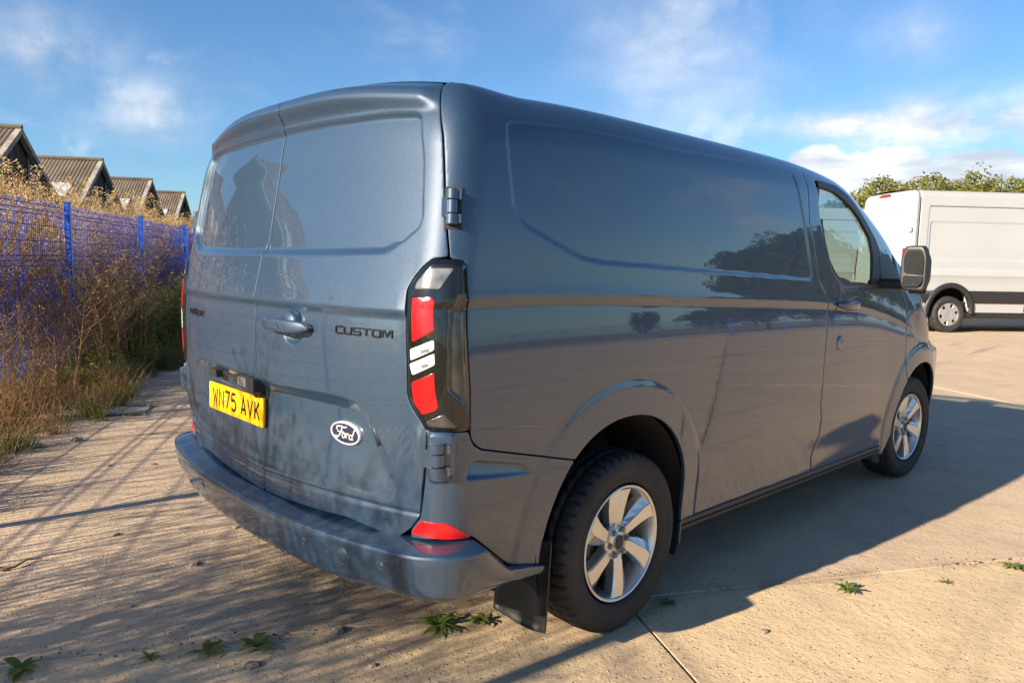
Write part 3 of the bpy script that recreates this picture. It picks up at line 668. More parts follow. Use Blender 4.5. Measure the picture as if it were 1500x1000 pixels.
for q_ in ((.895, .925, 1.126, 1.140), (.895, .920, 1.082, 1.096)):
    lamp_parts.append(panel('lens_mark', psd([(q_[0], q_[2]), (q_[1], q_[2]+.008), (q_[1], q_[3]+.008), (q_[0], q_[3])]), (.88, .94), (1.07, 1.16), .003, .003, D_lamp, M_GREYPL, lamp, lift=.0022, flange=False))
refl = panel('rear_reflector', psd(rpoly(T['refl'], .008)), (.82, 1.07), (.54, .63), .004, .004, D_corner, M_RED, van, lift=.003)
# bumper: a section swept round the rear outline
BSEC = [(-.03, .560), (.005, .560), (.030, .555), (.062, .549), (.082, .5455), (.0895, .541), (.0925, .532), (.0900, .505), (.0850, .470), (.0795, .440), (.072, .412), (.058, .392), (.032, .384), (.0, .380), (-.05, .378)]
def bumper_pts(us):
    V = []
    for u in us:
        f = 1-float(sst(.95, 1.34, u)); top = np.interp(u, [0, .30, .60, .84, .95, 1.05, 1.20, 1.40], [.512, .516, .532, .545, .552, .552, .418, .375])
        zb = np.interp(u, [0, .4, .8, 1.0, 1.25, 1.45], [.345, .352, .372, .380, .358, .350])
        for o_, z in BSEC:
            zz = zb+(z-.378)/(.560-.378)*(top-zb); zz = zz
            oo = .88*o_*(.12+.88*f) if o_ > 0 else o_
            # shallow step pressed into the top
            if .004 < o_ < .07: zz -= .006*float(sst(.74, .66, u))
            u3 = np.array([u]); e = 1e-3; x2, y2 = plan(u3+e, .52); x1, y1 = plan(u3-e, .52); xx, yy = plan(u3, max(.5, min(zz, .62)) if u < 1.0 else max(.3, zz)); L = math.hypot(x2[0]-x1[0], y2[0]-y1[0])+1e-9
            nx, ny = (y2[0]-y1[0])/L, -(x2[0]-x1[0])/L; oo2 = oo+.003
            dF = float(D_side(np.array([u]), np.array([max(zz, .3)]))[0]) if u > 1.15 else 0
            V.append((xx[0]+nx*(oo2+dF), yy[0]+ny*(oo2+dF), zz))
    return np.array(V)
bu = np.concatenate([np.linspace(0, .84, 36), np.linspace(.85, 1.12, 30), np.linspace(1.13, 1.392, 20)]); K = len(BSEC)
Bp = bumper_pts(bu); Bl = Bp.reshape(len(bu), K, 3)[:0:-1].copy(); Bl[..., 0] *= -1; Ba = np.concatenate([Bl, Bp.reshape(len(bu), K, 3)]); nb_ = len(Ba)
ii, jj = np.meshgrid(np.arange(nb_-1), np.arange(K-1), indexing='ij')
bumper = part('rear_bumper', Ba.reshape(-1, 3), np.stack([ii*K+jj, ii*K+jj+1, (ii+1)*K+jj+1, (ii+1)*K+jj], -1).reshape(-1, 4)[:, ::-1], M_PAINT, van, True)
def bump_at(u, k):
    s = -1 if u < 0 else 1; P = bumper_pts([abs(u), abs(u)+.004]).reshape(2, K, 3); i = int(k); f = k-i
    p = P[0, i]*(1-f)+P[0, i+1]*f; n_ = np.cross(P[1, i]-P[0, i], P[0, i+1]-P[0, i]); n_ /= np.linalg.norm(n_)
    if n_[1] > 0 and abs(n_[1]) > .3: n_ = -n_
    return p*np.array([s, 1, 1]), n_*np.array([s, 1, 1])
def frame_at(p, n_, up=(0, 0, 1)):
    n_ = Vector(n_).normalized(); y = Vector(up); y = (y-n_*y.dot(n_)).normalized(); x = y.cross(n_); return Matrix((x, y, n_)).transposed().to_4x4(), Vector(p)
def fmap(p, n_, up=(0, 0, 1)):
    m3, pp = frame_at(p, n_, up); m3 = np.array(m3.to_3x3()); pp = np.array(pp); return lambda x, y, h: pp+m3 @ np.array([x, y, h])
for u_ in (-.80, -.42, .42, .80):
    f = fmap(*bump_at(u_, 7.6)); mb = MB(); n = 18; an = np.arange(n)*2*np.pi/n; V = []
    for r, h in ((.0145, -.004), (.0145, .0015), (.0115, .0015), (.0105, -.0015), (.009, .0005), (.0001, .0018)): V += [f(r*math.cos(a), r*math.sin(a), h) for a in an]
    mb.add(V, [(i*n+j, i*n+(j+1) % n, (i+1)*n+(j+1) % n, (i+1)*n+j) for i in range(5) for j in range(n)]); mb.make('parking_sensor', M_PAINT, bumper, True)
f = fmap(*bump_at(.63, 7.7)); n = 28; V = []
for r, h in ((.031, -.003), (.031, .0008), (.0295, .0008), (.0285, -.002), (.0275, .0012), (.0001, .0020)): V += [f(r*math.cos(a), r*math.sin(a), h) for a in np.arange(n)*2*np.pi/n]
MB().add(V, [(i*n+j, i*n+(j+1) % n, (i+1)*n+(j+1) % n, (i+1)*n+j) for i in range(5) for j in range(n)]).make('towing_eye_cover', M_PAINT, bumper, True)
# rubber sill strip
us_ = np.linspace(2.20, 4.50, 60); zt_ = np.interp(us_, [2.24, 2.81, 3.57, 4.44], [.342, .330, .314, .298]); V = []
for u_, z_ in zip(us_, zt_):
    for dz_, dx in ((0, -.020), (0, -.002), (-.004, .003), (-.016, .004), (-.020, -.004), (-.026, -.004), (-.030, .003), (-.044, .002), (-.050, -.006), (-.052, -.10)):
        p, n_ = skin(np.array(u_), np.array(z_), np.array(0.)); V.append((p[0]+dx, p[1], z_-.004+dz_))
k = 10; sill = part('sill_strip', V, [(i*k+j, i*k+j+1, (i+1)*k+j+1, (i+1)*k+j) for i in range(59) for j in range(k-1)], M_BLACK, van, False)
# hinges
def hinge(v_top, v_bot, u_, big):
    pm, nm_ = on_skin(u_, (v_top+v_bot)/2, .012 if not big else .016); h = (v_top-v_bot); r = .0165 if not big else .024
    f = fmap(pm, nm_); parts_ = []
    root = MB(); hh = h*.29
    def cyl(mb, y0, y1, rad):
        n = 28; V = []
        for yy, rr_ in ((y0, rad*.9), (y0+.0015, rad), (y1-.0015, rad), (y1, rad*.9)): V += [f(rr_*math.cos(a), yy, rr_*math.sin(a)) for a in np.arange(n)*2*np.pi/n]
        mb.add(V, [(i*n+j, i*n+(j+1) % n, (i+1)*n+(j+1) % n, (i+1)*n+j) for i in range(3) for j in range(n)]+[tuple(range(n))[::-1], tuple(3*n+j for j in range(n))])
    cyl(root, -h/2+hh+.002, h/2-hh-.002, r*.92)
    o = root.make('hinge', LP, van)
    for y0_, y1_ in ((h/2-hh, h/2), (-h/2, -h/2+hh)):
        kn = MB(); cyl(kn, y0_, y1_, r); kn.make('hinge_knuckle', LP, o)
    pl = MB(); pl.prism([(-.030 if not big else -.040, -h*.26), (-.012, -h*.30), (-.012, h*.30), (-.030 if not big else -.040, h*.26)], f, -.014, .001); pl.make('hinge_leaf', LP, o)
    bk = MB(); bk.prism([(-r*1.4, -h*.60), (r*1.6, -h*.60), (r*1.6, h*.60), (-r*1.4, h*.60)], f, -.030, -.010); bk.make('hinge_pocket', M_RUBW, o)
    for y0_, y1_ in ((h*.5-hh, h*.5-.004), (-h*.5+.004, -h*.5+hh)): MB().prism([(r*.3, y0_), (r*1.6, y0_), (r*1.6, y1_), (r*.3, y1_)], f, -.022, .004).make('hinge_bracket', LP, o)
    return o
hinges = [hinge(1.604, 1.502, .958, False), hinge(.862, .764, .938, True)]
# rear door handle
def on_door(u, v, d=0.):
    s = -1 if u < 0 else 1; au = np.array(abs(u), float); vv = np.array(float(v)); p, n_ = skin(au, vv, D_door(au[None], vv[None])[0]*0+d); return p*np.array([s, 1, 1]), n_*np.array([s, 1, 1])
V = []; nsec = 26
for i in range(nsec):
    s = i/(nsec-1); u_ = .100+.302*s; wz = .0235*min(1, (1-(2*s-1)**8))**.5*(1-.10*abs(2*s-1)); off = .010+.030*(1-abs(2*s-1)**3.2)
    for a in np.arange(14)*2*np.pi/14:
        ca_, sa_ = math.cos(a), math.sin(a); q = abs(ca_)**.6*math.copysign(1, ca_); q2 = abs(sa_)**.6*math.copysign(1, sa_)
        p, n_ = on_door(u_, 1.171+wz*q, off+.012*q2); V.append(p)
F = [(i*14+j, i*14+(j+1) % 14, (i+1)*14+(j+1) % 14, (i+1)*14+j) for i in range(nsec-1) for j in range(14)]+[tuple(range(14))[::-1], tuple((nsec-1)*14+j for j in range(14))]
hd = part('door_handle', V, F, M_PAINT, door, True)
p, n_ = on_door(.262, 1.168, .052); f = fmap(p, n_); MB().prism([(.008*math.cos(a), .008*math.sin(a)) for a in np.arange(16)*2*np.pi/16], f, -.01, .0015).make('keyhole_cap', M_PAINT, door)
# upper cup cover, a half-round lid over the bar
V = []
for i in range(9):
    a = math.pi*i/8
    for r, h in ((1.0, -.004), (.93, .012), (.70, .022), (.0, .024)):
        p, _ = on_door(.276+.050*r*math.cos(a), 1.190+.036*r*math.sin(a), h); V.append(p)
part('handle_cup', V, [(i*4+j, (i+1)*4+j, (i+1)*4+j+1, i*4+j+1) for i in range(8) for j in range(3)], M_PAINT, door, True)
# badges
DD = lambda u, v: float(D_door(np.array([abs(u)]), np.array([float(v)]))[0])
fm = lambda u0, v0, su=1.: (lambda x, y, h: on_door(u0+x*su, v0+y, h+DD(u0+x*su, v0+y))[0])
letters('badge_letter', 'CUSTOM', fm(.528, 1.166), .0215, .0058, .040, M_GLOSS, door, -.001, .004, 1.50)
oval = MB(); f = fmap(on_door(.518, .817, DD(.518, .817)+.002)[0], on_door(.518, .817)[1]); n = 48
dplate = lambda h: h
def ring_pts(rx, ry, h): return [f(rx*math.cos(a), ry*math.sin(a), dplate(h)) for a in np.arange(n)*2*np.pi/n]
lay = [(.077, .0385, -.004), (.077, .0385, .006), (.075, .0365, .008), (.070, .033, .0078), (.0685, .0318, .0062)]
oval.add(sum([ring_pts(*l) for l in lay], []), [(i*n+j, i*n+(j+1) % n, (i+1)*n+(j+1) % n, (i+1)*n+j) for i in range(4) for j in range(n)])
badge = oval.make('oval_badge', M_WPLATE, door, True)
MB().add(ring_pts(.0688, .032, .0060), [tuple(range(n))]).make('badge_field', M_NAVY, badge)
sc_ = MB(); S_ = .074
for P, wd in ((arc(.16, .74, .13, .12, 250, 90, 8)+[(.28, .88), (.42, .84), (.54, .86), (.60, .92)], .075), ([(.36, .86), (.33, .62), (.27, .32), (.18, .14), (.07, .12), (.05, .24)], .085), ([(.10, .52), (.30, .50), (.46, .55)], .06),
              (arc(.50, .32, .085, .15, 60, 420, 14), .07), ([(.60, .50), (.66, .44), (.65, .16)], .075), ([(.65, .34), (.72, .48), (.79, .46)], .065), (arc(.90, .30, .085, .145, 60, 420, 14), .07), ([(1.06, .84), (.985, .30), (.99, .18), (1.06, .18)], .075)):
    stroke(sc_, [((x-.54)*S_*1.22+(y-.5)*.016, (y-.46)*S_*.70) for x, y in P], wd*S_*.92, lambda x, y, h: f(x, y, dplate(h)), .0061, .0074)
sc_.make('badge_script', M_WPLATE, badge)
# small pressed slit at the end of the plate recess
p, n_ = on_door(.690, .855, -.006); f2 = fmap(p, n_, (-.35, 0, 1)); MB().prism([(-.005, -.045), (.005, -.040), (.009, .040), (0, .050), (-.008, .040)], f2, -.004, .004).make('recess_clip', M_PAINT, door, True)
# left-hand copies of everything built so far on the right
left_src = panel('rear_door', psd(DOOR), (-.02, 1.02), (.44, 1.981), .006, .006, lambda u, v: D_door(u, v, False), M_PAINT, van)
left_src.scale = (-1, 1, 1); left_door = left_src
left_q = mirror(qp, van); mirror(cp, van); lf_d = mirror(fd, van); mirror(fe, van); ll = mirror(lamp, van)
def mchild(src, dst):
    c = src.copy(); link(c); c.parent = dst; c.matrix_parent_inverse = Matrix.Identity(4); c.matrix_basis = Matrix.Identity(4)
    return c
# children of mirrored parents share the parent's mirror
def adopt(c, dst): c.parent = dst; c.matrix_parent_inverse = (world_of(dst)).inverted() @ Matrix.Identity(4); return c
for q in lamp_parts:
    c = q.copy(); link(c); c.parent = ll; c.matrix_parent_inverse = Matrix.Identity(4)
    c.matrix_basis = world_of(lamp).inverted() @ world_of(q)
for q in (seal, gl, sail):
    c = q.copy(); link(c); c.parent = lf_d; c.matrix_parent_inverse = Matrix.Identity(4); c.matrix_basis = world_of(fd).inverted() @ world_of(q)
mirror(refl, van); mirror(sill, van)
for h in hinges:
    c = mirror(h, van)
    for ch in list(h.children):
        k = ch.copy(); link(k); k.parent = c; k.matrix_parent_inverse = Matrix.Identity(4); k.matrix_basis = world_of(h).inverted() @ world_of(ch)
letters('badge_letter', 'TRANSIT', fm(-.740, 1.148), .0215, .0058, .036, M_GLOSS, left_door, -.001, .004, 1.42)
# number plate on the left door
pc, pn = on_door(-.262, .801, DD(-.262, .801)+.012); pn = np.array([-.02, -1, .02]); f = fmap(pc, pn)
PL = rpoly([(-.26, -.0555), (.26, -.0555), (.26, .0555), (-.26, .0555)], .010)
plate = MB().prism([tuple(p) for p in PL], f, -.006, .002).make('number_plate', M_YEL, left_door)
MB().prism([tuple(p*1.012) for p in PL], f, -.022, -.0055).make('plate_holder', M_BLACK, left_door)
x = -.218; h_ = .079
for ch in 'WN75 AVK':
    if ch == ' ': x += .033; continue
    mb = MB(); wmax = max(p[0] for s in GL[ch] for p in s); sx_ = .048/wmax if ch != 'I' else .06
    for s in GL[ch]: stroke(mb, [(x+p[0]*sx_*.88+.003, -.0375+p[1]*(h_-.012)+.004) for p in s], .0115, f, .0018, .0026)
    mb.make('plate_letter', M_GLOSS, plate); x += .0610
bl = MB()
for i in range(9): bl.prism([(-.05+i*.0085, -.0505), (-.045+i*.0085, -.0505), (-.045+i*.0085, -.0480), (-.05+i*.0085, -.0480)], f, .0018, .0024)
bl.make('plate_maker_mark', M_GREYPL, plate)
sb = fmap(pc+np.array([-.094, 0, -.002]), pn); MB().prism([(.006*math.cos(a), .006*math.sin(a)) for a in np.arange(12)*2*np.pi/12], sb, 0, .004).make('plate_screw', M_WPLATE, plate, True)
# plate lamps, camera housing and the overhanging seal above the plate
for u_, v_ in ((-.395, .916), (-.150, .921)):
    p, n_ = on_door(u_, v_, -.012); f = fmap(p, n_); mb = MB()
    mb.prism(rpoly([(-.042, -.016), (.042, -.016), (.036, .018), (-.036, .018)], .006), f, -.006, .022); mb.make('plate_lamp', M_BLACK, left_door)
    MB().prism([(-.026, -.0165), (.026, -.0165), (.026, -.013), (-.026, -.013)], f, .002, .018).make('lamp_lens', M_CLEAR, left_door)
p, n_ = on_door(-.040, .915, -.012); f = fmap(p, n_)
ch_ = MB().prism(rpoly([(-.085, -.010), (.050, -.030), (.058, .030), (-.080, .036)], .012), f, -.008, .034).make('camera_housing', M_BLACK, left_door)
MB().prism(rpoly([(-.075, -.004), (-.005, -.010), (.0, .024), (-.070, .028)], .008), f, .034, .037).make('release_pad', M_GREYPL, ch_)
p2, n2_ = on_door(-.045, .880, -.018); f = fmap(p2, (-.1, -.75, -.65)); MB().add(sum([[f(r*math.cos(a), r*math.sin(a), h) for a in np.arange(16)*2*np.pi/16] for r, h in ((.019, -.03), (.018, .012), (.013, .018), (.010, .016), (.0001, .019))], []), [(i*16+j, i*16+(j+1) % 16, (i+1)*16+(j+1) % 16, (i+1)*16+j) for i in range(4) for j in range(16)]).make('camera_lens', M_GLOSS, ch_, True)
# weather strip that covers the joint of the two doors
V = []
vs2 = np.linspace(.52, 1.80, 150)
for v_ in vs2:
    for x_, h_2 in ((-.0045, -.006), (-.0038, .0012), (0, .0026), (.0038, .0012), (.0045, -.010)):
        u1 = np.array([abs(x_)]); d_ = float(D_door(u1, np.array([v_]))[0]); p, _ = skin(u1[0], np.array(v_), np.array(d_+h_2-.003)); V.append((x_-.0072, p[1], p[2]))
part('door_edge_seal', V, [(i*5+j, i*5+j+1, (i+1)*5+j+1, (i+1)*5+j) for i in range(149) for j in range(4)], M_PAINT, left_door, True)
# front door handle and lock
hu, hv = 3.72, 1.198; V = []
for i in range(20):
    s = i/19; off = .006+.034*(1-abs(2*s-1)**3); wz = .017*(1-abs(2*s-1)**6*.55)
    for a in np.arange(12)*2*np.pi/12:
        p, _ = skin(np.array(hu-.13+.26*s), np.array(hv+wz*math.cos(a)), np.array(off+.010*math.sin(a))); V.append(p)
part('door_handle', V, [(i*12+j, i*12+(j+1) % 12, (i+1)*12+(j+1) % 12, (i+1)*12+j) for i in range(19) for j in range(12)]+[tuple(range(12))[::-1], tuple(19*12+j for j in range(12))], M_PAINT, fd, True)
p, n_ = skin(np.array(3.66), np.array(1.176), np.array(0.)); f = fmap(p, n_); MB().prism(rpoly([(-.05, -.022), (.05, -.022), (.06, .03), (-.06, .03)], .015), f, -.004, .0025).make('handle_recess', M_GLOSS, fd)
p, n_ = skin(np.array(3.655), np.array(.988), np.array(0.)); f = fmap(p, n_); n = 24
MB().add(sum([[f(r*math.cos(a), r*math.sin(a)*1.15, h) for a in np.arange(n)*2*np.pi/n] for r, h in ((.036, -.004), (.034, .006), (.028, .009), (.012, .009), (.010, .013), (.0001, .014))], []), [(i*n+j, i*n+(j+1) % n, (i+1)*n+(j+1) % n, (i+1)*n+j) for i in range(5) for j in range(n)]).make('door_lock', M_STEEL, fd, True)
# door mirrors
def door_mirror():
    c = np.array([1.165, 2.38, 1.385]); mb = MB(); V = []; n = 40
    def shape(sx_, sz_, y): return [(c[0]+sx_*x_, y, c[2]+sz_*z_) for x_, z_ in SH]
    c[0] -= .014
    SH = rpoly([(-1, -.95), (.86, -1.0), (1.0, -.62), (1.0, .55), (.72, 1.0), (-.72, 1.0), (-1.0, .60)], .5, 6)
    lay = [(.054, .106, c[1]-.016), (.062, .121, c[1]-.020), (.068, .128, c[1]-.010), (.070, .130, c[1]+.03), (.064, .121, c[1]+.05), (.065, .095, c[1]+.075), (.02, .03, c[1]+.085)]
    k = len(SH); V = sum([shape(*l) for l in lay], [])
    F = [(i*k+j, i*k+(j+1) % k, (i+1)*k+(j+1) % k, (i+1)*k+j) for i in range(len(lay)-1) for j in range(k)]+[tuple(range(6*k, 7*k))]
    F += [tuple(range(k))[::-1]]
    h = mb.add(V, F).make('door_mirror', M_BLACK, van, True)
    up = rpoly([(-.070, -.030), (.076, -.034), (.078, .060), (.055, .106), (-.052, .106), (-.072, .065)], .03, 5)
    dn = rpoly([(-.072, -.108), (.050, -.106), (.078, -.075), (.078, -.042), (-.070, -.040)], .018, 5)
    f = lambda tilt: (lambda x_, z_, hh: (c[0]+x_, c[1]-.0165-hh+x_*tilt[0]+z_*tilt[1], c[2]+z_))
    up = up*np.array([.70, .95]); dn = dn*np.array([.70, .95])
    MB().prism([tuple(p) for p in up], f((-.05, -.03)), .002, .006).make('mirror_glass', M_MIRROR, h); MB().prism([tuple(p) for p in dn], f((-.05, .10)), .002, .006).make('wide_angle_glass', M_MIRROR, h)
    MB().box((.90, 2.37, 1.268), (1.12, 2.50, 1.325), None, .018).make('mirror_arm', M_BLACK, h)
    MB().box((1.12, 2.40, 1.240), (1.235, 2.49, 1.262), None, .008).make('indicator', M_SMOKE2, h)
    return h
mr = door_mirror(); c = mirror(mr, van)
for ch in list(mr.children):
    k = ch.copy(); link(k); k.parent = c; k.matrix_parent_inverse = Matrix.Identity(4); k.matrix_basis = world_of(mr).inverted() @ world_of(ch)
# wheels, mud flaps, wheel wells, underbody
for x_, s in ((.868, 1), (-.868, -1)):
    add_wheel(ALLOY, van, (x_, 0, .340), s, 1., R(6)); add_wheel(ALLOY, van, (x_, 3.1, .340), s, 1., R(20), R(-4))
def flap(x0, x1, y, z0, z1, lean):
    V = []; nx, nz = 8, 10
    for i in range(nx):
        for j in range(nz):
            a, b = i/(nx-1), j/(nz-1); V.append((x0+(x1-x0)*a-.03*(1-b)*a*0, y-lean*(1-b)+.045*a**3*0-.05*(a**6)*(-1)*.6, z0+(z1-z0)*b+.02*(1-a)*(1-b)))
    m_ = len(V); V += [(p[0], p[1]+.007, p[2]) for p in V]
    F = [(i*nz+j, (i+1)*nz+j, (i+1)*nz+j+1, i*nz+j+1) for i in range(nx-1) for j in range(nz-1)]; F += [tuple(m_+q for q in f_)[::-1] for f_ in F]
    ed = [i*nz for i in range(nx)]+[(nx-1)*nz+j for j in range(1, nz)]+[i*nz+nz-1 for i in range(nx-2, -1, -1)]+[j for j in range(nz-2, 0, -1)]
    F += [(ed[q], ed[(q+1) % len(ed)], m_+ed[(q+1) % len(ed)], m_+ed[q]) for q in range(len(ed))]
    return part('mud_flap', V, F, M_BLACK, van, True)
for fl in (flap(.765, .985, -.455, .150, .46, .02), flap(.76, .955, 2.672, .155, .34, .02)): mirror(fl, van)
def well(yc, zc, r):
    an = np.linspace(-.15*math.pi, 1.15*math.pi, 30); V = []
    for x_ in (.60, .962):
        V += [(x_, yc+r*math.cos(a), zc+r*1.02*math.sin(a)) for a in an]
    F = [(i, i+1, 30+i+1, 30+i) for i in range(29)]; F.append(tuple(range(30)))
    o = part('wheel_arch_liner', V, F, M_DARK, van); mirror(o, van)
well(-.035, .40, .437); well(3.10, .375, .412)
ub = MB(); ub.box((-.80, -.30, .27), (.80, 2.62, .42)); ub.box((-.58, -.60, .34), (.58, 3.7, .50)); ub.tube([(-.80, 0, .32), (.80, 0, .32)], .05, 10); ub.tube([(-.80, 3.1, .32), (.80, 3.1, .32)], .04, 10)
ub.tube([(.30, -.55, .33), (.30, 1.2, .30)], .03, 10); ub.make('underbody', M_DARK, van)
# dark inner shell behind the shut lines, with the opening of the cab left out
def inner(u0, u1, v0, v1, nu, nv, off=-.058):
    U, Vv = np.meshgrid(np.linspace(u0, u1, nu), np.linspace(v0, v1, nv), indexing='ij'); P, _ = skin(U, Vv, np.full(U.shape, off))
    i, j = np.meshgrid(np.arange(nu-1), np.arange(nv-1), indexing='ij'); return P.reshape(-1, 3), np.stack([i*nv+j, (i+1)*nv+j, (i+1)*nv+j+1, i*nv+j+1], -1).reshape(-1, 4)
P, F = inner(0, 3.50, .42, 1.98, 120, 60); keep = archR(*np.meshgrid(np.linspace(0, 3.5, 120), np.linspace(.42, 1.98, 60), indexing='ij')).reshape(-1)
F = F[(keep[F] > .02).all(1)]; sh = part('inner_shell', P, F, M_DARK, van); mirror(sh, van)
P, F = inner(3.50, 6.28, .36, 1.30, 80, 40); keep = archF(*np.meshgrid(np.linspace(3.5, 6.28, 80), np.linspace(.36, 1.30, 40), indexing='ij')).reshape(-1)
F = F[(keep[F] > .02).all(1)]; sh = part('inner_shell', P, F, M_DARK, van); mirror(sh, van)
# roof, windscreen and bonnet: rows across between the two top edges
def cap(name, u0, u1, n, m_, lift=0., crown=.045, bulge=0.):
    us2 = np.linspace(u0, u1, n); P, _ = skin(us2, np.full(n, VM-.004), np.full(n, -.0015)); nx = 24; V = []
    for i in range(n):
        for j in range(nx+1):
            t = -1+2*j/nx; V.append((P[i, 0]*t, P[i, 1]+bulge*(1-t*t), P[i, 2]+crown*(1-t*t)+lift))
    return V, [(i*(nx+1)+j, i*(nx+1)+j+1, (i+1)*(nx+1)+j+1, (i+1)*(nx+1)+j) for i in range(n-1) for j in range(nx)]
V, F = cap('roof', 1.02, 3.62, 60, M_PAINT, crown=.055); roof = part('roof', V, F, M_PAINT, van, True)
# back edge of the roof follows the doors
us2 = np.linspace(0, 1.02, 40); P, _ = skin(us2, np.full(40, VM-.004), np.full(40, -.0015)); y_in = float(skin(np.array(1.02), np.array(VM-.004), np.array(0.))[0][1]); V = []
full = np.concatenate([P[:0:-1]*np.array([-1, 1, 1]), P]); nb_ = len(full); xr = full[-1][0]; zr = full[-1][2]
for r in range(8):
    for p in full:
        t = p[0]/xr; q = r/7; V.append((p[0], p[1]*(1-q)+q*y_in, p[2]*(1-q)+q*(zr+.055*(1-t*t))))
part('roof_rear', V, [(i*nb_+j, i*nb_+j+1, (i+1)*nb_+j+1, (i+1)*nb_+j) for i in range(7) for j in range(nb_-1)], M_PAINT, van, True)
for x_ in (-.52, -.17, .17, .52):
    mb = MB(); V = []
    for i, y_ in enumerate(np.linspace(-.45, 1.35, 40)):
        k = min(1, (y_+.45)/.25, (1.35-y_)/.25); k = k*k*(3-2*k)
        zb = 1.930+.050*(1-(x_/.8)**2)
        for dx, dz_ in ((-.085, -.01), (-.055, .016*k), (0, .020*k), (.055, .016*k), (.085, -.01)): V.append((x_+dx, y_, zb+dz_))
    part('roof_rib', V, [(i*5+j, i*5+j+1, (i+1)*5+j+1, (i+1)*5+j) for i in range(39) for j in range(4)], M_PAINT, roof, True)
V, F = cap('windscreen', 3.63, 4.92, 30, M_GLASS, crown=.03, bulge=.16); part('windscreen', V, F, M_GLASS, van, True)
V, F = cap('bonnet', 4.925, 5.75, 24, M_PAINT, crown=.05, bulge=.10); part('bonnet', V, F, M_PAINT, van, True)
# cab: bulkhead, floor, seats, dashboard, steering wheel
cab = MB(); cab.box((-.88, 1.66, .40), (.88, 1.70, 1.84)); cab.box((-.86, 1.70, .50), (.86, 3.0, .56)); cab.make('bulkhead', M_DARK, van)
ds = MB(); ds.box((-.84, 2.86, .60), (.84, 3.30, 1.10), None, .05); ds.box((.18, 2.70, .98), (.62, 2.95, 1.17), None, .04); ds.make('dashboard', M_BLACK, van)
sw = MB(); an = np.linspace(0, 2*np.pi, 33); sw.tube([(.42+.185*math.cos(a), 2.60-.08*math.sin(a), 1.02+.17*math.sin(a)) for a in an], .016, 8, False); sw.box((.26, 2.58, 1.08), (.58, 2.62, 1.12), None, .01); sw.box((.40, 2.6, .95), (.44, 2.8, 1.1)); sw.make('steering_wheel', M_BLACK, van, True)
def seat(x_, wd):
    s = MB(); s.box((x_-wd/2, 1.98, .74), (x_+wd/2, 2.50, .90), None, .05); o = s.make('seat', M_SEAT, van)
    mrot = Matrix.Translation((x_, 2.0, .88)) @ Matrix.Rotation(R(12), 4, 'X'); MB().box((-wd/2+.02, -.09, 0), (wd/2-.02, .05, .58), mrot, .05).make('seat_back', M_COVER, o)
    m2 = Matrix.Translation((x_, 1.885, 1.50)) @ Matrix.Rotation(R(8), 4, 'X'); hb = MB().box((-.13, -.05, .0), (.13, .05, .20), m2, .04); hb.make('headrest', M_SEAT, o)
    [MB().tube([(q, 1.89, 1.38), (q, 1.885, 1.53)], .008).make('headrest_post', M_STEEL, o) for q in (x_-.06, x_+.06)]
seat(.46, .50); seat(-.08, .42); seat(-.52, .42)
im = MB(); im.box((-.12, 2.62, 1.60), (.12, 2.65, 1.67), None, .012); im.tube([(0, 2.65, 1.64), (0, 2.72, 1.72)], .012); im.make('interior_mirror', M_BLACK, van)
# ------------------------------------------------------------------ a second van alongside, hidden but for its far rear corner
def clone_tree(src, parent=None, swap=None):
    c = src.copy(); link(c)
    if parent is not None: c.parent = parent
    if swap and c.type == 'MESH':
        for i, sl in enumerate(c.material_slots):
            om = sl.material
            if om in swap: sl.link = 'OBJECT'; sl.material = swap[om]
    for k in src.children: clone_tree(k, c, swap)
    return c
van2 = clone_tree(van, None, {M_PAINT: M_DARKP, M_YEL: M_BLACK})
van2.name = 'parked_van'; tag(van2, 'dark van parked beyond the blue van, only its rear window corner showing', 'van')
van2.location = (-2.99, 2.74, 0); van2.scale = (1.05, 1.05, 1.13)

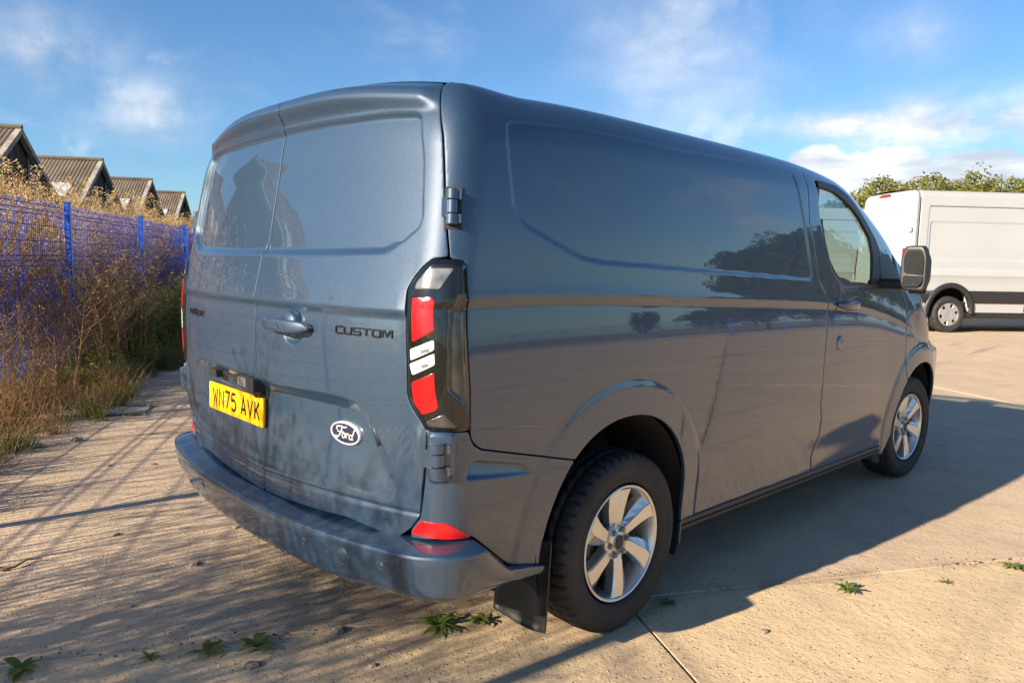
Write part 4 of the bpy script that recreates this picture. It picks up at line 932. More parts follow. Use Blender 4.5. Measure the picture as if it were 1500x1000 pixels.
# ------------------------------------------------------------------ white high-roofed van
def white_van(label, origin, hd_ang, scale):
    """own frame: x to its right, y forward, rear axle at the origin"""
    root = thing('white_van', label, 'van', origin, 0.)
    W2, L0, L1, H = 1.02, -1.06, 4.55, 2.76
    ws = spl([.3, .5, .75, 1.0, 1.3, 1.6, 2.0, 2.4, 2.62, 2.8], [.965, .985, 1.0, 1.005, 1.0, .985, .955, .925, .905, .88])
    Q = lambda v: (min(v, 2.60) if v < 2.60 else 2.60+.15*math.sin(min(1., (v-2.60)/.24)*1.45), 0 if v < 2.60 else .12*(1-math.cos(min(1., (v-2.60)/.24)*1.45)))
    def wp(u, v, d=0.):
        z, ins = Q(v); wd = float(ws(z)); yr = L0+.05*max(0, z-1.2)**1.1; ua = wd-.16
        if u < .84: x, y, nx, ny = u/.84*ua, yr+.03*(u/.84)**2, 0, -1
        elif u < 1.04:
            a = (u-.84)/.20*math.pi/2; x, y, nx, ny = ua+.16*math.sin(a), yr+.03+.16*(1-math.cos(a)), math.sin(a), -math.cos(a)
        else: x, y, nx, ny = wd, yr+.19+(u-1.04), 1, 0
        return (x+nx*(d-ins), y+ny*(d-ins), z)
    def gridp(name, u0, u1, v0, v1, nu, nv, m_, df=None, cond=None, parent=None, smooth=True):
        us_, vs_ = np.linspace(u0, u1, nu), np.linspace(v0, v1, nv); V = [wp(a, b, df(a, b) if df else 0) for a in us_ for b in vs_]
        F = [(i*nv+j, (i+1)*nv+j, (i+1)*nv+j+1, i*nv+j+1) for i in range(nu-1) for j in range(nv-1) if cond is None or cond((us_[i]+us_[i+1])/2, (vs_[j]+vs_[j+1])/2)]
        o = link(bpy.data.objects.new(name, mesh(name, V, F, m_, smooth))); o.parent = parent or root; return o
    y2u = lambda y: 1.04+(y-(L0+.19))
    def seg(a, b, w_=.010): return lambda x: math.exp(-((x-a)/w_)**2)
    def rbox(u, v, a, b, c, d, r=.06):
        du = abs(u-(a+b)/2)-(b-a)/2+r; dv = abs(v-(c+d)/2)-(d-c)/2+r; return math.hypot(max(du, 0), max(dv, 0))+min(max(du, dv), 0)-r
    def dside(u, v):
        d = 0.
        for a, b, c, dd in ((1.36, 3.55, 1.42, 2.14), (1.30, 3.62, 1.20, 2.44), (3.66, 5.6, 1.42, 2.14)):
            s = rbox(u, v, a, b, c, dd); d -= .016*float(sst(.014, -.014, s)) if c == 1.42 else .010*float(sst(.014, -.014, s))
        d -= .022*math.exp(-((u-3.60)/.012)**2)+.022*math.exp(-((u-1.10)/.012)**2)
        d += .018*float(sst(1.26, 1.20, v))*float(sst(.95, 1.1, v)); d += .018*math.exp(-((v-1.12)/.03)**2)
        return d
    archw = lambda u, v: math.hypot(u-y2u(0), max(Q(v)[0]-.42, -.0))-.46
    body = gridp('side_panel', 1.06, 6.1, .40, 2.84, 420, 150, M_WHITE, dside, lambda u, v: archw(u, v) > 0)
    V = body.data; lb = link(body.copy()); lb.parent = root; lb.scale = (-1, 1, 1)
    def ddoor(u, v):
        s = rbox(u, v, .08, .76, 1.55, 2.35, .08); d = -.014*float(sst(.014, -.014, s)); d -= .012*math.exp(-((u-.0)/.012)**2); d -= .030*math.exp(-((u-.90)/.014)**2); return d
    rdoor = gridp('rear_door', 0, 1.05, .52, 2.84, 110, 130, M_WHITE, ddoor); rl = link(rdoor.copy()); rl.parent = root; rl.scale = (-1, 1, 1)
    bm = gridp('rear_bumper', 0, 1.25, .38, .56, 50, 6, M_BLACK, lambda u, v: .045*(1-float(sst(.9, 1.2, u)))+.004); b2 = link(bm.copy()); b2.parent = root; b2.scale = (-1, 1, 1)
    for nm, a, b, c_, e in (('rear_joint', 1.094, 1.108, .84, 2.60), ('door_joint', 3.594, 3.607, .42, 2.44)): gridp(nm, a, b, c_, e, 3, 40, M_RUBW, lambda u, v: -.006, lambda u, v: archw(u, v) > .1)
    gridp('roof_joint', 1.30, 6.0, 2.436, 2.445, 60, 2, M_GREYPL, lambda u, v: .004)
    gridp('side_moulding', 1.06, 6.0, .58, .82, 160, 6, M_BLACK, lambda u, v: .030-.012*abs((v-.70)/.12)**4, lambda u, v: math.hypot(u-y2u(0), Q(v)[0]-.42) > .54)
    gridp('sill_strip', 1.9, 6.0, .30, .40, 60, 4, M_BLACK, lambda u, v: -.02)
    an = np.linspace(-.1, math.pi+.1, 40); V = []
    for a in an:
        for r, d in ((.455, -.06), (.455, .035), (.50, .042), (.545, .032), (.555, 0.)): p = wp(y2u(r*math.cos(a)), max(.34, .42+r*math.sin(a)), d); V.append(p)
    k = link(bpy.data.objects.new('wheel_arch', mesh('wheel_arch', V, [(i*5+j, (i+1)*5+j, (i+1)*5+j+1, i*5+j+1) for i in range(39) for j in range(4)], M_BLACK, True))); k.parent = root
    def put(mb, nm, m_, smooth=False, par=None):
        me = mesh(nm, np.concatenate(mb.v), mb.f, m_, smooth); o = link(bpy.data.objects.new(nm, me)); o.parent = par or root; return o
    rf = MB(); V = []
    for yy in np.linspace(L0+.16, 4.7, 20):
        for j in range(13):
            t = -1+j/6; V.append((t*.80, yy, 2.748+.035*(1-t*t)))
    rf.add(V, [(i*13+j, i*13+j+1, (i+1)*13+j+1, (i+1)*13+j) for i in range(19) for j in range(12)]); put(rf, 'roof', M_WHITE, True)
    lm = MB(); hl = rpoly([(-.20, -.030), (.20, -.030), (.22, .01), (.12, .045), (-.12, .045), (-.22, .01)], .02); lm.prism([tuple(p) for p in hl], lambda x_, z_, h: (x_, L0+.115+.02-h, 2.665+z_), -.02, .05); l_ = put(lm, 'brake_light', M_GLOSS)
    l2 = MB(); l2.prism([tuple(p*np.array([.8, .6])) for p in hl], lambda x_, z_, h: (x_, L0+.115+.02-h, 2.668+z_), .045, .056); put(l2, 'brake_lens', M_RED, False, l_)
    for s in (1, -1):
        tl = MB(); V = []
        us_, vs_ = np.linspace(.86, 1.03, 10), np.linspace(.98, 1.62, 12)
        V = [tuple(np.array(wp(a, b, .022))*np.array([s, 1, 1])) for a in us_ for b in vs_]; tl.add(V, [(i*12+j, (i+1)*12+j, (i+1)*12+j+1, i*12+j+1) for i in range(9) for j in range(11)]); put(tl, 'tail_lamp', M_RED, True)
        for zz in (1.98, 1.02, .74):
            hb = MB(); p = np.array(wp(.92, zz, .02))*np.array([s, 1, 1]); hb.tube([p-np.array([0, 0, .06]), p+np.array([0, 0, .06])], .022, 10); hb.box(p+np.array([.01*s, 0, -.05]), p+np.array([.07*s, .05, .05]), None, .008); put(hb, 'hinge', M_WHITE)
    fin = MB(); fin.box((-.06, 2.1, 2.77), (.06, 2.3, 2.83), None, .02); fin.box((.35, 1.9, 2.76), (.62, 2.25, 2.82), None, .02); put(fin, 'roof_vent', M_BLACK)
    un = MB(); un.box((-.95, -.95, .28), (.95, -.48, .6)); un.box((-.86, -.48, .28), (.86, .55, .6)); un.box((-.95, .52, .28), (.95, 4.5, .6)); un.box((-.9, 4.3, .4), (.9, 4.72, 2.7)); put(un, 'underbody', M_DARK)
    fl_ = MB(); fl_.box((.66, -.50, .14), (.97, -.485, .55)); put(fl_, 'mud_flap', M_BLACK); cl = MB(); cl.box((.80, .45, .42), (.96, .50, .75)); put(cl, 'arch_liner', M_WHITE)
    for x_, s in ((.90, 1), (-.90, -1)):
        for yy in (0, 3.75):
            o = link(bpy.data.objects.new('wheel', TRIMW[0][1])); o.parent = root; o.location = (x_, yy, .355); o.scale = (1.03,)*3; o.rotation_euler = (R(12), 0, math.pi if s < 0 else 0)
            for nm, me in TRIMW[1:]: q = link(bpy.data.objects.new(nm, me)); q.parent = o
    root.rotation_euler = (0, 0, hd_ang); root.scale = (scale, scale, scale*1.07); return root
HD = math.atan2(-.633, .774)      # y axis points along (.633, .774)
def wv_origin(gx, gy, scale): a = np.array([math.cos(HD), math.sin(HD)])*.98*scale; return (gx-a[0], gy-a[1], 0)
wvan = white_van('white high-roof panel van with black side mouldings parked on the far concrete', wv_origin(-2.42, 16.2, 1.06), HD, 1.06)
wvan2 = clone_tree(wvan); wvan2.name = 'white_van.001'; tag(wvan2, 'white van further left, seen only through the cab windows of the blue van', 'van')
wvan2.location = (wvan.location.x-3.9, wvan.location.y+3.6, 0)

# ------------------------------------------------------------------ blue welded mesh fence
M_FBLUE = mat('fence_post_blue', (.010, .075, .50), .38, 0, .3, var=.15, vscale=5); M_FMESH = mat('fence_mesh_blue', (.012, .050, .36), .40, 0, .2, var=.15, vscale=3)
def fence(name, label, origin, d, span, k0, k1, H=1.9):
    root = thing(name, label, 'fence', (*origin, 0)); d = np.array(d)/np.linalg.norm(d); nrm = np.array([-d[1], d[0]])
    pm = MB(); pm.box((-.030, -.030, -.1), (.030, .030, H+.03), None, .006); pm.box((-.036, -.036, H+.03), (.036, .036, H+.045), None, .005)
    for z in (.25, .7, 1.15, 1.65): pm.box((-.018, .030, z-.025), (.018, .044, z+.025), None, .003)
    pme = mesh('fence_post', np.concatenate(pm.v), pm.f, M_FBLUE)
    # one panel: upright wires bent into four V folds, doubled level wires
    folds = (.14, .72, 1.30, 1.82); V = []; F = []; zs = [.04]
    for f_ in folds: zs += [f_-.05, f_, f_+.05]
    zs += [H+.01]; off = [0]+[0, .035, 0]*4+[0]; r = .0036
    def wire(pts, r=r):
        n0 = len(V)
        for p in pts:
            for q in range(3): a = q*2.094; V.append((p[0]+r*math.cos(a), p[1]+r*math.sin(a), p[2]))
        for i in range(len(pts)-1):
            for q in range(3): F.append((n0+i*3+q, n0+i*3+(q+1) % 3, n0+(i+1)*3+(q+1) % 3, n0+(i+1)*3+q))
    nw = int((span-.08)/.05)
    for i in range(nw+1): x_ = .04+i*(span-.08)/nw; wire([(x_, .045+o_, z) for z, o_ in zip(zs, off)])
    def bar(z, yo, r=.0042):
        n0 = len(V)
        for x_ in (.02, span-.02):
            for q in range(4): a = q*1.5708; V.append((x_, .045+yo+r*math.cos(a), z+r*math.sin(a)))
        F.extend([(n0+q, n0+(q+1) % 4, n0+4+(q+1) % 4, n0+4+q) for q in range(4)])
    for f_ in folds: bar(f_-.05, -.006); bar(f_, .041); bar(f_+.05, -.006)
    for z in (.33, .52, .92, 1.11, 1.50, 1.66): bar(z, -.006)
    wme = mesh('mesh_panel', V, F, M_FMESH)
    root.rotation_euler = (0, 0, math.atan2(d[1], d[0]))
    for k in range(k0, k1+1):
        o = link(bpy.data.objects.new('fence_post', pme)); o.parent = root; o.location = (k*span, 0, 0)
        if k < k1: p = link(bpy.data.objects.new('mesh_panel', wme)); p.parent = root; p.location = (k*span, 0, 0); p['kind'] = 'stuff'
    return root
FD, FO, FS = np.array([-.843, .537]), np.array([-6.84, .08]), 2.86
fence('mesh_fence', 'blue welded mesh fence with square posts along the weedy left edge', FO, FD, FS, -5, 9)
def fpt(s, off): n_ = np.array([-FD[1], FD[0]]); return FO+FD*s-n_*off     # off > 0 is the yard side... sign fixed below
_n = np.array([.537, .843])
def fp(s, off): return FO+FD*s+_n*off                                      # off > 0: yard side
fence('yard_fence', 'blue mesh fence on the far right of the yard, mirrored in the blue van', (3., 45.), (.869, -.495), FS, 0, 18)

# ------------------------------------------------------------------ gabled sheds beyond the fence
def stripes(name, col, col2, sc):
    m = mat(name, col, .9, var=.3, vscale=1.2); return m
M_ROOF = mat('weathered_sheet_roof', (.085, .066, .050), .95, var=.45, vscale=.7, col2=(.165, .130, .098)); M_GAB = mat('dark_weathered_boards', (.060, .052, .044), .95, var=.4, vscale=1.6)
M_VERGE = mat('pale_verge_board', (.30, .27, .23), .9, var=.3, vscale=3); M_LITE = mat('old_rooflight', (.40, .42, .42), .45, var=.25, vscale=2.); M_PALEB = mat('pale_boards', (.20, .185, .165), .9, var=.25, vscale=3)
SD = np.array([-.8487, .5289]); SN = np.array([.5289, .8487])              # along the row; towards the yard
SW, SH_, SE, SLEN = 9.4, 6.0, 2.75, 16.
def make_shed():
    """own frame: x along the row, y away from the yard, gable wall on y = 0"""
    root = thing('shed', '', 'shed'); hw = SW/2; P = {}
    gw = MB(); nb = 36
    for i in range(nb):
        x0, x1 = -hw+i*SW/nb+.012, -hw+(i+1)*SW/nb-.012; t = lambda x: SE+(SH_-SE)*(1-abs(x)/hw)-.06
        y = .0 if i % 2 else -.018
        gw.add([(x0, y, 0), (x1, y, 0), (x1, y, t(x1)), (x0, y, t(x0)), (x0, .06, 0), (x1, .06, 0), (x1, .06, t(x1)), (x0, .06, t(x0))], [(0, 1, 2, 3), (1, 5, 6, 2), (4, 0, 3, 7), (3, 2, 6, 7)])
    g = part('gable_wall', np.concatenate(gw.v), gw.f, M_GAB, None, kind='stuff'); g.parent = root
    pb = MB()
    for i in range(5): x0 = 1.0+i*.44; pb.add([(x0, -.045, 0), (x0+.42, -.045, 0), (x0+.42, -.045, SE+(SH_-SE)*(1-(x0+.42)/hw)-.1), (x0, -.045, SE+(SH_-SE)*(1-x0/hw)-.1)], [(0, 1, 2, 3)])
    pw = part('pale_board_panel', np.concatenate(pb.v), pb.f, M_PALEB, None); pw.parent = root
    # corrugated slopes
    ny = int(SLEN/.04); ys = np.linspace(-.25, SLEN, ny); wv = .026*np.sin(ys*2*np.pi/.165)
    for s in (-1, 1):
        V = []
        for q in (0., .25, .5, .75, 1.0):
            x_ = s*hw*q; z = SH_-(SH_-SE)*q
            for y, w_ in zip(ys, wv): V.append((x_, y, z+w_))
        F = [(i*ny+j, (i+1)*ny+j, (i+1)*ny+j+1, i*ny+j+1) for i in range(4) for j in range(ny-1)]
        rf = part('roof_slope', V, F, M_ROOF, None, True); rf.parent = root
        for j in range(8):     # a row of rooflights half-way down
            y0 = .5+j*1.9; a, b = .42, .62; h = .06; f = lambda q, y: (s*hw*q, y, SH_-(SH_-SE)*q+h)
            lt = part('rooflight', [f(a, y0), f(a, y0+1.1), f(b, y0+1.1), f(b, y0)]+[tuple(np.array(f(*c))-np.array([0, 0, .05])) for c in ((a, y0), (a, y0+1.1), (b, y0+1.1), (b, y0))], [(0, 1, 2, 3), (0, 4, 5, 1), (1, 5, 6, 2), (2, 6, 7, 3), (3, 7, 4, 0)], M_LITE, None); lt.parent = rf
        vb = MB(); A = np.array([0, -.30, SH_+.03]); B = np.array([s*hw, -.30, SE+.03])
        for dy0, dy1 in ((0, .20),): vb.add([A, B, B+[0, 0, -.24], A+[0, 0, -.24], A+[0, .2, 0], B+[0, .2, 0], B+[0, .2, -.24], A+[0, .2, -.24]], [(0, 1, 2, 3), (0, 4, 5, 1), (3, 2, 6, 7)])
        v_ = part('verge_board', np.concatenate(vb.v), vb.f, M_VERGE, None); v_.parent = root
    rc = MB(); rc.tube([(0, -.3, SH_+.05), (0, SLEN, SH_+.05)], .10, 8); r_ = rc.make('ridge_cap', M_ROOF); r_.parent = root
    bk = part('rear_wall', [(-hw, SLEN-.1, 0), (hw, SLEN-.1, 0), (hw, SLEN-.1, SE), (0, SLEN-.1, SH_), (-hw, SLEN-.1, SE)], [(0, 1, 2, 3, 4)], M_GAB, None); bk.parent = root
    sw_ = part('side_wall', [(-hw, 0, 0), (-hw, SLEN, 0), (-hw, SLEN, SE), (-hw, 0, SE), (hw, 0, 0), (hw, SLEN, 0), (hw, SLEN, SE), (hw, 0, SE)], [(0, 1, 2, 3), (4, 5, 6, 7)], M_GAB, None); sw_.parent = root
    return root
shed0 = make_shed(); S0 = np.array([-31.0, 4.2])
SHED_L = {0: 'tallest looking gabled shed at the left edge, behind the dry weeds', 1: 'second gabled shed from the left with pale boards on its gable', 2: 'third gabled shed from the left, between two others', 3: 'smallest gabled shed beside the blue van, last of the row',
          -1: 'gabled shed left of the view, first peak mirrored in the left rear door', -2: 'gabled shed behind the fence, mirrored beside the split of the rear doors'}
for k in (0, 1, 2, 3, -1, -2):
    o = shed0 if k == 0 else clone_tree(shed0)
    p = S0+SD*9.46*k; o.location = (p[0], p[1], 0); o.rotation_euler = (0, 0, math.atan2(-SD[1], -SD[0])+math.pi)
    o['label'] = SHED_L[k]; o['group'] = 'gabled sheds in a row beyond the fence'

# ------------------------------------------------------------------ weeds
def leafm(name, a, b, sc=.8):
    m = bpy.data.materials.new(name); m.use_nodes = True; t = NT(m.node_tree); p = t.n['Principled BSDF']
    co = t.new('ShaderNodeNewGeometry').outputs['Position']; f = t.ramp(t.noise(co, sc, 3, .7), .3, .7); g = t.ramp(t.noise(co, 23., 2, .5), .3, .7)
    c = t.mix(f, c4(a), c4(b)); t.set(p, 'Base Color', t.mix(t.math('MULTIPLY', g, .4), c, c4(tuple(x*1.5 for x in b)))); p.inputs['Roughness'].default_value = .75; p.inputs['Specular IOR Level'].default_value = .2
    tl = t.new('ShaderNodeBsdfTranslucent', {'Color': c}); mx = t.new('ShaderNodeMixShader', {0: .55, 1: p.outputs[0], 2: tl.outputs[0]}); t.l.new(mx.outputs[0], t.n['Material Output'].inputs[0]); return m
M_GOLD = leafm('dry_seed_heads', (.56, .39, .17), (.70, .52, .27)); M_BROWN = leafm('dead_brown_stems', (.25, .155, .085), (.42, .29, .165)); M_GREEN = leafm('weed_green', (.14, .19, .035), (.36, .36, .10)); M_GRASS = leafm('grass_green', (.11, .17, .035), (.36, .31, .13), 1.5)
M_DANDE = leafm('rosette_leaf', (.12, .185, .045), (.21, .27, .085), 9.)
class Soup:
    """many small quads and stems gathered as arrays"""
    def __init__(s): s.q = []; s.m = []
    def quads(s, c, size, mi, up=.4, asp=2.2):
        n = len(c); a = rng.normal(size=(n, 3)); a[:, 2] = a[:, 2]*.7+up; a /= np.linalg.norm(a, axis=1, keepdims=True); b = np.cross(a, rng.normal(size=(n, 3))); b /= np.linalg.norm(b, axis=1, keepdims=True)
        sz = size*rng.uniform(.6, 1.4, (n, 1)); a = a*sz*asp/2; b = b*sz/2
        s.q.append(np.stack([c-a, c+b*.9, c+a, c-b*.9], 1)); s.m.append(np.full(n, mi))
    def stems(s, p0, p1, r, mi, bend=.0):
        n = len(p0); d = p1-p0; sd_ = np.cross(d, rng.normal(size=(n, 3))); sd_ /= np.linalg.norm(sd_, axis=1, keepdims=True)+1e-9; mid = (p0+p1)/2+rng.normal(size=(n, 3))*bend
        for a, b, r0, r1 in ((p0, mid, 1., .8), (mid, p1, .8, .45)):
            rr = np.broadcast_to(np.asarray(r), (n,))[:, None]
            s.q.append(np.stack([a-sd_*rr*r0, a+sd_*rr*r0, b+sd_*rr*r1, b-sd_*rr*r1], 1)); s.m.append(np.full(n, mi))
            s2 = np.cross(d, sd_); s2 /= np.linalg.norm(s2, axis=1, keepdims=True)+1e-9
            s.q.append(np.stack([a-s2*rr*r0, a+s2*rr*r0, b+s2*rr*r1, b-s2*rr*r1], 1)); s.m.append(np.full(n, mi))
    def arrays(s): return np.concatenate(s.q), np.concatenate(s.m)
    def make(s, name, mats, kind=None, label=None, cat=None, parent=None):
        Q, m_ = s.arrays(); me = mesh(name, Q.reshape(-1, 3), np.arange(len(Q)*4).reshape(-1, 4), mats, False, m_); o = obj(name, me, parent)
        if kind: o['kind'] = kind
        if label: tag(o, label, cat)
        return o
def seed_plant(h, nbr, nq, bush=.28, mi=(0, 1)):
    """tall dead weed: a stem, upper branches and a plume of seed heads"""
    s = Soup(); top = np.array([rng.normal(0, .10), rng.normal(0, .10), h]); s.stems(np.zeros((1, 3)), top[None], .006, mi[1], .03)
    t = rng.uniform(.35, 1.0, nbr); a = rng.uniform(0, 6.28, nbr); L = bush*(1.25-t)*1.6+.06; b0 = top[None]*t[:, None]; b1 = b0+np.stack([np.cos(a)*L, np.sin(a)*L, L*.9+.05], -1)
    s.stems(b0, b1, .003, mi[1], .02); k = rng.integers(0, nbr, nq); f = rng.uniform(.35, 1.05, nq)[:, None]; c = b0[k]+(b1-b0)[k]*f+rng.normal(0, .025, (nq, 3)); s.quads(c, .0135, mi[0], .5); return s.arrays()
def leafy_plant(h, w_, n, mi=0, size=.035, ns=6, smi=1):
    s = Soup(); a = rng.uniform(0, 6.28, ns); tp = np.stack([np.cos(a)*w_*.8, np.sin(a)*w_*.8, h*rng.uniform(.6, 1., ns)], -1); p0 = np.stack([np.cos(a)*w_*.15, np.sin(a)*w_*.15, np.zeros(ns)], -1); s.stems(p0, tp, .005, smi, .04)
    k = rng.integers(0, ns, n); f = rng.uniform(.15, 1.05, n)[:, None]**.8; c = p0[k]+(tp-p0)[k]*f+rng.normal(0, w_*.16, (n, 3)); c[:, 2] = np.abs(c[:, 2]); s.quads(c, size, mi, .2); return s.arrays()
def grass_tuft(h, n, mi=0):
    s = Soup(); a = rng.uniform(0, 6.28, n); l = rng.uniform(.5, 1., n)*h; p0 = rng.normal(0, .05, (n, 3)); p0[:, 2] = 0; p1 = p0+np.stack([np.cos(a)*l*.5, np.sin(a)*l*.5, l*.85], -1); s.stems(p0, p1, .0035, mi, h*.10); return s.arrays()
def bank_z(x_, y_):
    d = np.array([x_, y_])-FO; s_q, o_q = float(d @ FD), float(-(d @ _n)); return 1.05*float(sst(1.2, 6.5, o_q))*float(sst(-3.5, 1.5, s_q))
sg, og = np.linspace(-4, 62, 67), np.linspace(.3, 13, 28); V = []
for a in sg:
    for b in og: p = FO+FD*a-_n*b; V.append((p[0], p[1], bank_z(*p)-.03+rng.normal(0, .03)*(b > 1)))
part('earth_bank', V, [(i*28+j, (i+1)*28+j, (i+1)*28+j+1, i*28+j+1) for i in range(66) for j in range(27)], M_DIRT, None, True, kind='structure')
def scatter(name, protos, pts, scl, mats, label=None, cat=None, lean=.0):
    Qs, Ms = [], []
    for (x_, y_), sc in zip(pts, scl):
        Q, m_ = protos[rng.integers(len(protos))]; a = rng.uniform(0, 6.28); c, s = math.cos(a), math.sin(a); Rm = np.array([[c, -s, 0], [s, c, 0], [0, 0, 1.]])
        P = (Q.reshape(-1, 3)*sc) @ Rm.T
        if lean: P[:, :2] += P[:, 2:3]*rng.normal(0, lean, 2)
        Qs.append((P+np.array([x_, y_, bank_z(x_, y_)-.02])).reshape(-1, 4, 3)); Ms.append(m_)
    Q = np.concatenate(Qs); me = mesh(name, Q.reshape(-1, 3), np.arange(len(Q)*4).reshape(-1, 4), mats, False, np.concatenate(Ms)); o = obj(name, me, None, None, 'stuff')
    if label: o['label'] = label; o['category'] = cat
    return o
gold = [seed_plant(rng.uniform(1.78, 2.18), 22, 460) for _ in range(6)]
gold_s = [seed_plant(rng.uniform(1.75, 2.1), 14, 130, .3) for _ in range(4)]
n = 900; s_ = rng.uniform(-2.2, 26, n); pts = [fp(a, -.35-abs(rng.normal(0, 1.6))) for a in s_]
scatter('dry_weeds', gold, pts, rng.uniform(.86, 1.12, n), [M_GOLD, M_BROWN], 'tall golden dry weeds standing behind the blue fence', 'weeds', .05)
n = 1300; s_ = np.where(rng.uniform(0, 1, n) < .6, rng.uniform(-2, 22, n), rng.uniform(18, 60, n)); pts = [fp(a, -1.6-rng.uniform(0, 6.5)) for a in s_]
scatter('far_dry_weeds', gold_s, pts, rng.uniform(.72, .98, n), [M_GOLD, M_BROWN], 'golden dry weeds on the bank filling the ground before the sheds', 'weeds', .05)
n = 100; s_ = np.where(rng.uniform(0, 1, n) < .60, rng.uniform(-8.6, -7.2, n), rng.uniform(-7.2, -2.6, n)); pts = [fp(a, -.05-rng.uniform(0, .7)) for a in s_]
scatter('low_dry_weeds', gold_s, pts, rng.uniform(.93, 1.06, n), [M_GOLD, M_BROWN], 'lower dry weeds behind the fence beyond the left of the view', 'weeds', .1)
brown = [seed_plant(rng.uniform(.8, 1.3), 14, 70, .30) for _ in range(5)]; green = [leafy_plant(.75, .30, 420, 2, .030, 9) for _ in range(4)]; tuft = [grass_tuft(.38, 46, 3) for _ in range(4)]+[grass_tuft(.45, 40, 1) for _ in range(3)]
WM = [M_BROWN, M_BROWN, M_GREEN, M_GRASS]
n = 123; s_ = np.concatenate([rng.uniform(-3, 8, 105), rng.uniform(-9, -6.6, 18)]); pts = [fp(a, rng.uniform(-.15, .62)) for a in s_]; scatter('dead_undergrowth', brown, pts, rng.uniform(.55, 1.05, n), WM, 'brown dead stems and seed heads along the foot of the fence', 'weeds', .14)
n = 168; s_ = np.concatenate([rng.uniform(.6, 16, 150), rng.uniform(-1.5, 1, 18)]); pts = [fp(a, rng.uniform(-.1, .80 if a < 1.5 else 1.15)) for a in s_]; scatter('green_undergrowth', green, pts, np.where(s_ > .9, rng.uniform(.8, 1.55, n), rng.uniform(.35, .7, n)), WM, 'green leafy weeds along the foot of the fence', 'weeds', .1)
n = 760; s_ = rng.uniform(-5, 14, n); pts = [fp(a, rng.uniform(-.2, .95+.12*math.sin(a*2.1))) for a in s_]; scatter('grass_verge', tuft, pts, rng.uniform(.35, 1.0, n), WM, 'rough grass along the foot of the fence', 'grass', .2)
# bushes that can be told apart
for lab, s0, off, h in (('tall yellow-green bush before the third fence post', 5.2, .55, 1.25), ('bushy green weed between the second and third fence posts', 3.3, .60, .95), ('low green bush at the edge of the concrete, close to the van', 4.4, 1.0, .62)):
    r_ = thing('green_bush', lab, 'bush', (*fp(s0, off), 0)); s = Soup(); Q1, m1 = leafy_plant(h, .36, 900, 0, .030, 16); s.q.append(Q1); s.m.append(m1); s.make('foliage', [M_GREEN, M_BROWN], parent=None).parent = r_
for lab, s0, off, h in (('brown seeding dock plant in front of the first fence post', .1, .55, 1.15), ('reddish dead thistle left of the first fence post', -1.2, .60, 1.05)):
    r_ = thing('dead_plant', lab, 'plant', (*fp(s0, off), 0)); s = Soup()
    for k in range(7):
        Q1, m1 = brown[k % 5]; a = k*.9; s.q.append(Q1*h+np.array([rng.normal(0, .09), rng.normal(0, .09), 0])); s.m.append(m1)
    s.make('stems', [M_BROWN, M_BROWN], parent=None).parent = r_

# ------------------------------------------------------------------ trees
rng = np.random.default_rng(23)
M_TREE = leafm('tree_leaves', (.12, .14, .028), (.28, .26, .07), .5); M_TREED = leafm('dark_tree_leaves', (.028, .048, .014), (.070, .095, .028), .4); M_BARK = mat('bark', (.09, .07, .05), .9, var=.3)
def make_tree(h, w_, nleaf, leaf, m_, holes=.5, open_=False):
    root = thing('tree', '', 'tree'); mb = MB(); tips = []
    trunk = [(0, 0, -.1), (.05, 0, h*.18), (0, .08, h*.38), (.08, .05, h*.62)]; mb.tube(trunk, [.03*h, .024*h, .018*h, .010*h], 7)
    for k in range(9):
        a = k*2.4; z0 = h*rng.uniform(.18, .5); b1 = np.array([math.cos(a)*w_*rng.uniform(.4, .8), math.sin(a)*w_*rng.uniform(.4, .8), h*rng.uniform(.5, .88)]); p0 = np.array([0, 0, z0]); mb.tube([p0, (p0+b1)/2+np.array([0, 0, -.05*h]), b1], [.010*h, .007*h, .003*h], 5, False); tips.append(b1)
    tk = mb.make('trunk', M_BARK, None, True); tk.parent = root
    nc = 90; cl = []
    for k in range(nc):
        d = rng.normal(size=3); d /= np.linalg.norm(d); r = rng.uniform(.25, 1.0); cl.append((d[0]*w_*r, d[1]*w_*r, h*.60+d[2]*h*.38*r))
    cl = np.array(cl+[tuple(t) for t in tips]); s = Soup(); k = rng.integers(0, len(cl), nleaf); rad = w_*rng.uniform(.16, .32, len(cl)); d = rng.normal(size=(nleaf, 3)); d /= np.linalg.norm(d, axis=1, keepdims=True); c = cl[k]+d*(rad[k]*rng.uniform(.5, 1., nleaf)**.6)[:, None]*np.array([1, 1, .75]); c = c[c[:, 2] > h*.08]
    s.quads(c, leaf, 0, .1, 1.7); o = s.make('crown', [m_]); o.parent = root; return root
def place_tree(proto, x_, y_, sc, lab, group, first=[]):
    o = proto if proto not in first else clone_tree(proto); first.append(proto); o.location = (x_, y_, 0); o.scale = (sc, sc, sc*rng.uniform(.92, 1.06)); o.rotation_euler = (0, 0, rng.uniform(0, 6.28)); o['label'] = lab; o['group'] = group; return o
tA, tB, tC = make_tree(7.0, 3.8, 22000, .15, M_TREE), make_tree(6.9, 5.0, 30000, .15, M_TREE), make_tree(7.7, 2.2, 4500, .11, M_TREE)
def at_px(px, dist): d = pix_dir(px, 400); k = dist/math.hypot(d.x, d.y); return CAM[0]+d.x*k, CAM[1]+d.y*k
gB = 'trees behind the white van'
